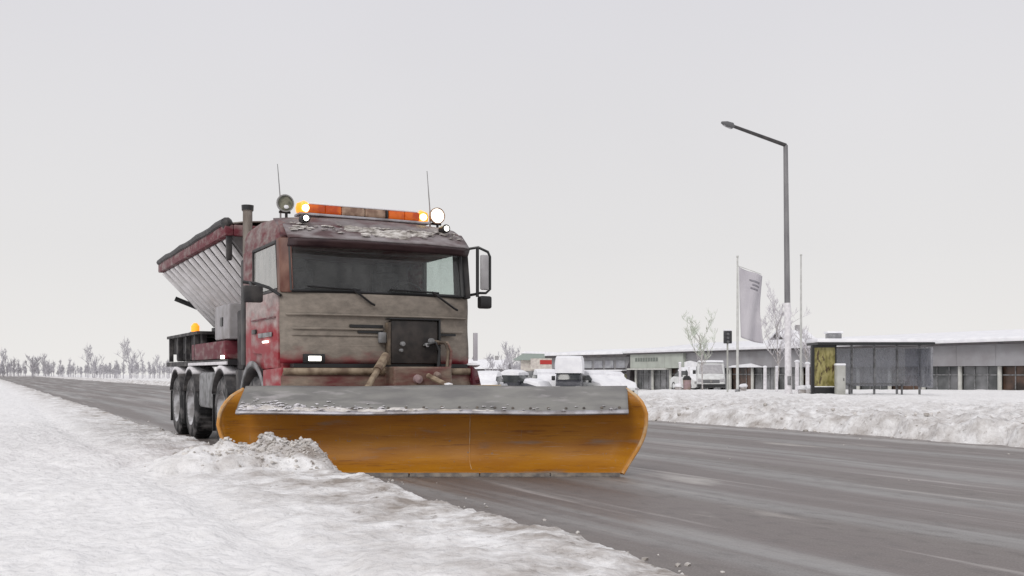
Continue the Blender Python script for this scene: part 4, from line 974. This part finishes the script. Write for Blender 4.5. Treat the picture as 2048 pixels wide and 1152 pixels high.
b = MB(); b.box(1.15, 1.24, -.10, -.03, 1.47, 1.60, .01); prt(b, 'coupling_block', 'grey_trim', hp)
b = MB(); b.box(1.2, 1.95, -.45, -.1, .62, 1.18, .02); prt(b, 'plough_coupler', 'bumper', smooth=False)
b = MB(); b.lathe([(0, -.52), (.05, -.50), (.06, -.44)], 14, 'y', (1.50, 0, 1.03)); b.lathe([(0, -.52), (.035, -.50), (.045, -.44)], 14, 'y', (1.75, 0, 1.08)); prt(b, 'coupler_pin', 'pink_bin')

# wheels of the truck
def twheel(u, e_, side):
    t = MB(); r_ = .53; wd = .31
    t.lathe([(r_ * .57, -wd / 2), (r_ * .9, -wd / 2), (r_ * .985, -wd * .40), (r_, -wd * .3), (r_, wd * .3), (r_ * .985, wd * .40), (r_ * .9, wd / 2), (r_ * .57, wd / 2), (r_ * .57, -wd / 2)], 32, 'x')
    o = t.build('wheel', M['rubber'], TR); o.location = (u, e_, r_)
    s = side
    t = MB(); t.lathe([(0, s * .06), (.10, s * .07), (.13, s * .02), (.24, s * .0), (.29, s * .12), (.305, s * .16), (.305, -s * .15), (0, -s * .12)], 28, 'x'); rm = t.build('rim', M['rim'], o)
    t = MB()
    for k in range(10):
        a_ = k * .628; t.tube([(s * .01, .19 * math.cos(a_), .19 * math.sin(a_)), (s * .04, .19 * math.cos(a_), .19 * math.sin(a_))], .016, 6)
    t.build('wheel_nuts', M['grey_trim'], o)
    t = MB()
    for k in range(40):
        a_ = k * 2 * math.pi / 40; c_, s_ = math.cos(a_), math.sin(a_)
        t.box(-wd * .36, wd * .36, -.012, .012, r_ - .01, r_ + .012)
        t.bm.verts.ensure_lookup_table()
        for v in t.bm.verts[-8:]: v.co = Vector((v.co.x, v.co.y * c_ - v.co.z * s_, v.co.y * s_ + v.co.z * c_))
    t.build('tread', M['rubber'], o, smooth=False)
    return o
AX = (1.45, 3.42, 5.85, 7.22)
for e_ in AX: twheel(.155, e_, -1); twheel(WID - .155, e_, 1)
# arches and mudguards
def arch(u0, u1, e_, r_, mat, name, a0=10, a1=170, th=.05):
    b = MB()
    b.grid(lambda a, c: (u0 + (u1 - u0) * c, e_ - r_ * math.cos(R(a0 + (a1 - a0) * a)), .53 + r_ * math.sin(R(a0 + (a1 - a0) * a))), 18, 2)
    return prt(b, name, mat, thick=th)
arch(-.02, .30, 1.45, .66, 'dark', 'wheel_arch'); arch(WID - .3, WID + .02, 1.45, .66, 'grey_trim', 'wheel_arch')
b = MB()
b.grid(lambda a, c: (-.022, 1.45 - (.66 + .07 * c) * math.cos(R(-2 + 184 * a)), .53 + (.66 + .07 * c) * math.sin(R(-2 + 184 * a))), 20, 1); prt(b, 'arch_trim', 'grey_trim', thick=.02)
for e_ in AX[1:]:
    for (u0, u1) in ((-.03, .33), (WID - .33, WID + .03)):
        mg = arch(u0, u1, e_, .62, 'chassis', 'mudguard', 25, 155, .03)
        b = MB(); b.grid(lambda a, c: (u0 + (u1 - u0) * c, e_ - .66 * math.cos(R(60 + 60 * a)), .53 + .66 * math.sin(R(60 + 60 * a)) + .0), 10, 2); prt(b, 'guard_snow', 'frost_pole', mg, thick=.05)
        b = MB(); b.box(u0 + .02, u1 - .02, e_ + .575, e_ + .595, .22, .78); prt(b, 'mud_flap', 'black', mg, smooth=False)
# chassis
b = MB()
for u in (.78, 1.55): b.box(u, u + .10, .5, 8.3, .78, 1.06)
for e_ in (2.3, 3.0, 4.4, 5.2, 6.5, 8.2): b.box(.88, 1.55, e_, e_ + .1, .8, 1.0)
prt(b, 'chassis_frame', 'chassis', smooth=False)
for e_ in AX:
    b = MB(); b.tube([(.2, e_, .53), (WID - .2, e_, .53)], .09, 10); b.blob((WID / 2, e_, .53), (.22, .22, .22), 1, 2, 0); prt(b, 'axle', 'chassis')
b = MB(); b.box(.0, .5, 4.15, 5.15, .55, 1.12, .05); prt(b, 'fuel_tank', 'grey_trim')
b = MB(); b.box(.05, .5, 2.15, 2.75, .55, 1.15, .03); prt(b, 'battery_box', 'chassis')
b = MB(); b.box(.0, WID, 3.0, 8.35, 1.22, 1.30); prt(b, 'side_rail', 'chassis', smooth=False)
b = MB(); b.box(-.02, .0 - .003, 3.0, 6.0, 1.225, 1.27); prt(b, 'snow_line', 'frost_pole', smooth=False)
b = MB(); b.box(.02, .6, 3.3, 5.9, 1.31, 1.58, .02); prt(b, 'locker', 'maroon')
b = MB(); b.box(.0, WID, 5.3, 8.3, 1.74, 1.79); b.box(.1, .18, 5.4, 8.2, 1.45, 1.74)
for e_ in (5.6, 6.4, 7.2, 8.1): b.box(.02, .09, e_, e_ + .08, 1.31, 1.74)
prt(b, 'rear_deck', 'chassis', smooth=False)
for e_ in (5.75, 6.3, 6.95, 7.6):
    b = MB(); b.box(.12, .5, e_, e_ + .38, 1.32, 1.70, .03); prt(b, 'equipment_box', 'chassis')
b = MB(); b.box(.05, .75, 3.15, 4.15, 1.60, 2.12, .03); tk = prt(b, 'brine_tank', 'tank')
b = MB(); b.box(.035, .048, 3.55, 3.68, 1.80, 1.93); prt(b, 'tank_cap', 'black', tk)
b = MB(); b.lathe([(0, 0), (.07, .0), (.07, .10), (.03, .15), (0, .155)], 16, 'z', (.10, 6.0, 1.80)); prt(b, 'rear_beacon', 'amber_lit')
b = MB(); b.lathe([(.0, -.02), (.09, -.02), (.09, .0), (0, 0)], 16, 'z', (.10, 6.0, 1.80)); prt(b, 'beacon_base', 'black')
b = MB(); b.box(-.03, .0, 3.22, 3.36, 1.31, 1.36, .004); prt(b, 'side_marker', 'lamp_white')
# exhaust stack and intake column behind the cab
b = MB(); b.tube([(.10, 2.22, 2.62), (.10, 2.22, 3.36)], .065, 16); b.lathe([(.072, 3.32), (.078, 3.38), (.055, 3.38), (.055, 3.2)], 16, 'z', (.10, 2.22, 0)); ex = prt(b, 'exhaust_stack', 'exhaust')
b = MB(); b.lathe([(.08, 3.33), (.084, 3.40), (.05, 3.40)], 16, 'z', (.10, 2.22, 0)); prt(b, 'stack_cap', 'black', ex)
b = MB(); b.box(.03, .20, 2.12, 2.34, 1.2, 2.66, .03); prt(b, 'intake_column', 'dark')
b = MB(); b.box(.10, 2.3, 2.40, 2.52, 1.2, 2.5, .02); prt(b, 'headboard', 'dark')
b = MB(); b.box(.12, 1.2, 2.6, 2.95, 1.15, 2.0, .03); prt(b, 'hydraulic_unit', 'chassis')

# salt hopper
TZ, BZ = 3.03, 1.98
TU0, TU1, BU0, BU1 = -.05, WID + .05, .80, WID - .80
TE0, TE1, BE0, BE1 = 2.62, 8.45, 2.9, 7.85
b = MB(); b.hexa([(BU0, BE0, BZ), (BU1, BE0, BZ), (BU1, BE1, BZ), (BU0, BE1, BZ), (TU0, TE0, TZ), (TU1, TE0, TZ), (TU1, TE1, TZ), (TU0, TE1, TZ)]); hop = prt(b, 'hopper', 'hopper', smooth=False)
def strip3(p0, p1, w_, d_, nrm, along):
    """a raised rib between p0 and p1"""
    p0, p1, nrm, along = map(Vector, (p0, p1, nrm, along)); a_ = along.normalized() * w_ / 2; n_ = nrm.normalized() * d_
    return [p0 - a_ , p0 + a_, p0 + a_ * .6 + n_, p0 - a_ * .6 + n_, p1 - a_, p1 + a_, p1 + a_ * .6 + n_, p1 - a_ * .6 + n_]
nr_ = 13
for sgn in (0, 1):
    for i in range(nr_):
        f_ = (i + .5) / nr_
        et = TE0 + (TE1 - TE0) * f_; eb = BE0 + (BE1 - BE0) * f_
        ut, ub = (TU0, BU0) if sgn == 0 else (TU1, BU1)
        nv = Vector((-(TZ - BZ), 0, -(abs(ub - ut)))) if sgn == 0 else Vector(((TZ - BZ), 0, -(abs(ub - ut))))
        b = MB(); b.hexa(strip3((ub, eb, BZ + .01), (ut, et, TZ - .02), .20, .055, nv, (0, 1, 0)), .012); prt(b, 'rib', 'rib', hop)
for i in range(5):
    f_ = (i + .5) / 5; ut = TU0 + (TU1 - TU0) * f_; ub = BU0 + (BU1 - BU0) * f_
    b = MB(); b.hexa(strip3((ub, BE1, BZ + .01), (ut, TE1, TZ - .02), .12, .06, (0, 1, -.6), (1, 0, 0)), .012); prt(b, 'rib', 'rib', hop)
b = MB()
for (x0, x1, y0, y1) in ((TU0 - .08, TU0 + .04, TE0 - .05, TE1 + .05), (TU1 - .04, TU1 + .08, TE0 - .05, TE1 + .05), (TU0 + .04, TU1 - .04, TE0 - .05, TE0 + .05), (TU0 + .04, TU1 - .04, TE1 - .05, TE1 + .05)):
    b.box(x0, x1, y0, y1, TZ - .01, TZ + .15, .02)
prt(b, 'hopper_rim', 'maroon', hop)
# folded tarpaulin over the hopper
def tpf(a, c):
    e_ = TE0 - .02 + (TE1 - TE0 + .04) * a; th = math.pi * c
    return (WID / 2 - (WID / 2 + .10) * math.cos(th), e_, TZ + .13 + .11 * math.sin(th) * (1 + .12 * math.sin(a * 40)) + .015 * math.sin(a * 57))
b = MB(); b.grid(tpf, 60, 10); prt(b, 'tarpaulin', 'exhaust', hop, thick=.02)
b = MB(); b.tube([(TU0 - .07, TE0 + (TE1 - TE0) * k / 12, TZ + .19 + .012 * math.sin(k * 2)) for k in range(13)], .05, 8); prt(b, 'tarp_roll', 'dark', hop)
b = MB(); b.blob((TU0 - .04, TE0 + .04, TZ + .17), (.085, .12, .085), 3, 2, .05); b.box(TU0 - .05, TU0 + .03, TE0 - .02, TE0 + .06, TZ - .35, TZ + .1, .02); prt(b, 'corner_cap', 'dark', hop)
b = MB(); b.box(BU0 + .05, BU1 - .05, 3.0, 8.4, 1.80, 1.975); prt(b, 'conveyor', 'chassis', smooth=False)
for e_ in (3.3, 4.9, 6.5, 7.7):
    b = MB(); b.box(.85, 1.6, e_, e_ + .1, 1.06, 1.80); prt(b, 'hopper_support', 'chassis', smooth=False)
b = MB(); b.tube([(.10, 8.0, 2.50), (.30, 7.98, 2.42), (.55, 7.95, 2.32)], .045, 8); prt(b, 'rear_bracket', 'black')

# ------------------------------------------------------------------ the plough blade (set square to the camera side, angled to the truck)
PY = 10.9
PL = thing('snow_plough', 'wide orange snow plough blade with grey rubber deflector along its top', 'snow plough', (-0.83, PY, 0))
ox = .83
prof = [(0.03, -.22), (.07, -.14), (.14, -.06), (.24, .0), (.34, .03), (.44, .035), (.54, .02), (.64, -.01), (.76, -.06), (.86, -.04), (.925, .03)]
def interp(tab, z):
    for (z0, v0), (z1, v1) in zip(tab, tab[1:]):
        if z <= z1: return v0 + (v1 - v0) * (z - z0) / (z1 - z0)
    return tab[-1][1]
XR = [(0, 1.16), (.12, 1.24), (.3, 1.36), (.42, 1.415), (.55, 1.44), (.68, 1.44), (.78, 1.40), (.86, 1.335), (.93, 1.24)]
XL = [(0, -2.62), (.12, -2.85), (.3, -3.05), (.42, -3.11), (.55, -3.145), (.68, -3.13), (.78, -3.08), (.86, -3.02), (.93, -2.93)]
npf = len(prof) - 1
def mbf(a, c):
    k = min(npf - 1, int(c * npf)); f_ = c * npf - k
    z = prof[k][0] * (1 - f_) + prof[k + 1][0] * f_; y = prof[k][1] * (1 - f_) + prof[k + 1][1] * f_
    xl, xr = interp(XL, z) + ox, interp(XR, z) + ox
    x = xl + (xr - xl) * a
    # ends curl forward a little; small dents
    curl = -.20 * max(0, (a - .94) / .06) ** 2 - .22 * max(0, (.06 - a) / .06) ** 2
    return (x, y + curl * math.sin(math.pi * min(1, c * 1.0)) + .006 * math.sin(x * 5.1 + z * 9) + .005 * math.sin(x * 11.3), z)
b = MB(); b.grid(mbf, 120, 27); mb = b.build('moldboard', M['orange'], PL, thick=.02)
def edge_tube(a_, r_, c0=.0, c1=1.0):
    b = MB(); b.tube([mbf(a_, c0 + (c1 - c0) * k / 18) for k in range(19)], r_, 8); return b
edge_tube(0, .022).build('end_rim', M['orange_rim'], mb); edge_tube(1, .022).build('end_rim', M['orange_rim'], mb)
# rubber deflector: from the lip back and up
def dff(a, c):
    xl0, xr0 = -2.90 + ox, 1.222 + ox; xl1, xr1 = -2.915 + ox, 1.262 + ox
    x = (xl0 + (xl1 - xl0) * c) * (1 - a) + (xr0 + (xr1 - xr0) * c) * a
    return (x, -.40 + .46 * c + .004 * math.sin(x * 7), .672 + .275 * c ** .85 + .006 * math.sin(x * 3.1 + 1) + .01 * math.sin(a * 3.14) * c)
b = MB(); b.grid(dff, 80, 10); df_ = b.build('deflector', M['deflector'], PL, thick=.025)
b = MB(); b.grid(lambda a, c: tuple(Vector(dff(a, c * .09)) + Vector((0, -.018, .004))), 80, 1); b.build('lip_strip', M['strip'], df_, thick=.01)
rn = random.Random(4); b = MB()
for i in range(260):
    a_ = abs(rn.gauss(0, .15)) if i < 215 else rn.random(); c_ = .06 + abs(rn.gauss(0, .16)) * (.6 + .8 * max(0, .3 - a_)); q = Vector(dff(min(.99, max(.01, a_)), min(.9, c_))); r_ = rn.uniform(.004, .017)
    b.blob((q.x, q.y - .02, q.z + .012), (r_ * 1.9, r_ * 1.2, r_ * .4), i, 1, .3)
tag(b.build('snow_crust', M['frost_pole'], df_), kind='stuff')
b = MB()
def ridge(a, c):
    aa = .012 + a * .90; q = Vector(dff(aa, .03 + c * (1 - a ** 2) * (.06 + .17 * (1 - a) * vn(a * 31) + .06 * vn(a * 90)))); h_ = .020 * (1 - a) ** .7 * (.25 + vn(a * 60 + 4)) * math.sin(math.pi * c)
    return (q.x, q.y - .014 - h_ * .5, q.z + .004 + h_)
vn = lambda x: .5 + .3 * math.sin(x) + .2 * math.sin(x * 2.3 + 1.7)
b.grid(ridge, 160, 6); b.build('snow_ridge', M['slush'], df_)
b = MB()
for i in range(22):
    a_ = (i + .5) / 22; q = Vector(dff(a_, .16)); b.lathe([(0, -.02), (.014, -.018), (.016, .0)], 8, 'y', (q.x, q.y - .012, q.z + .005))
b.build('bolts', M['steel'], df_)
# cutting edge in segments
for i in range(5):
    a0, a1 = i / 5 + .002, (i + 1) / 5 - .002
    x0, x1 = -2.60 + ox + (3.76) * a0, -2.60 + ox + 3.76 * a1
    b = MB(); b.hexa([(x0, -.27, .002), (x1, -.27, .002), (x1, -.235, .002), (x0, -.235, .002), (x0, -.245, .04), (x1, -.245, .04), (x1, -.205, .04), (x0, -.205, .04)]); b.build('cutting_edge', M['steel'], PL, smooth=False)
# seams and weld strips on the face
for a_ in (.585,):
    b = MB(); b.grid(lambda s, c: tuple(Vector(mbf(a_ + .0018 * s, .08 + .82 * c)) + Vector((0, -.014, 0))), 1, 20); b.build('weld_seam', M['orange_rim' if a_ == .585 else 'orange'], mb, thick=.004)
# back ribs
for k in range(9):
    x = -2.7 + ox + k * .45
    b = MB(); b.prism([(y + .022, z) for z, y in prof[1:10]] + [(.16, .55), (.20, .34), (.10, .12)], 'x', x, x + .012); b.build('back_rib', M['orange'], PL, smooth=False)
b = MB(); b.tube([(-2.7 + ox, .16, .34), (1.1 + ox, .16, .34)], .05, 8); b.build('back_beam', M['yellow'], PL)
b = MB(); b.tube([(-.42 + ox - .83 + .15, .10, .93), (ox - .12, .10, .94)], .035, 8); b.build('top_beam', M['yellow'], PL)
b = MB(); b.blob((ox - .73 - .55 + .58, .12, .97), (.05, .05, .03), 1, 2, .2); b.build('snow_glint_patch', M['snow_cap'], PL)
# push arms between truck and blade (truck front centre is at world (-1.59, 12.28))
def tw(u, e_, z): return Vector((-2.67 + CS * u - SN * e_ + .83, 11.7 + SN * u + CS * e_ - PY, z))
for u, dx in ((1.0, -.35), (1.45, .15)):
    b = MB(); b.tube([tw(u + .25, -.4, .75), (dx, .16, .4)], .05, 8); b.build('push_arm', M['yellow'], PL)
_u, _z = fz(772, 712, -.22); RA = tuple(tw(_u, -.22, _z)); _u, _z = fz(733, 778, -.62); RB = tuple(tw(_u, -.62, _z))
b = MB(); b.tube([RA, tuple(Vector(RA).lerp(Vector(RB), .6)), RB], .036, 10); b.tube([RA, tuple(Vector(RA).lerp(Vector(RB), .45))], .055, 10); b.build('lift_ram', M['tan'], PL)
b = MB(); b.tube([tw(1.62, -.5, 1.07), tw(1.72, -.95, .93)], .035, 8); b.build('lift_ram', M['tan'], PL)
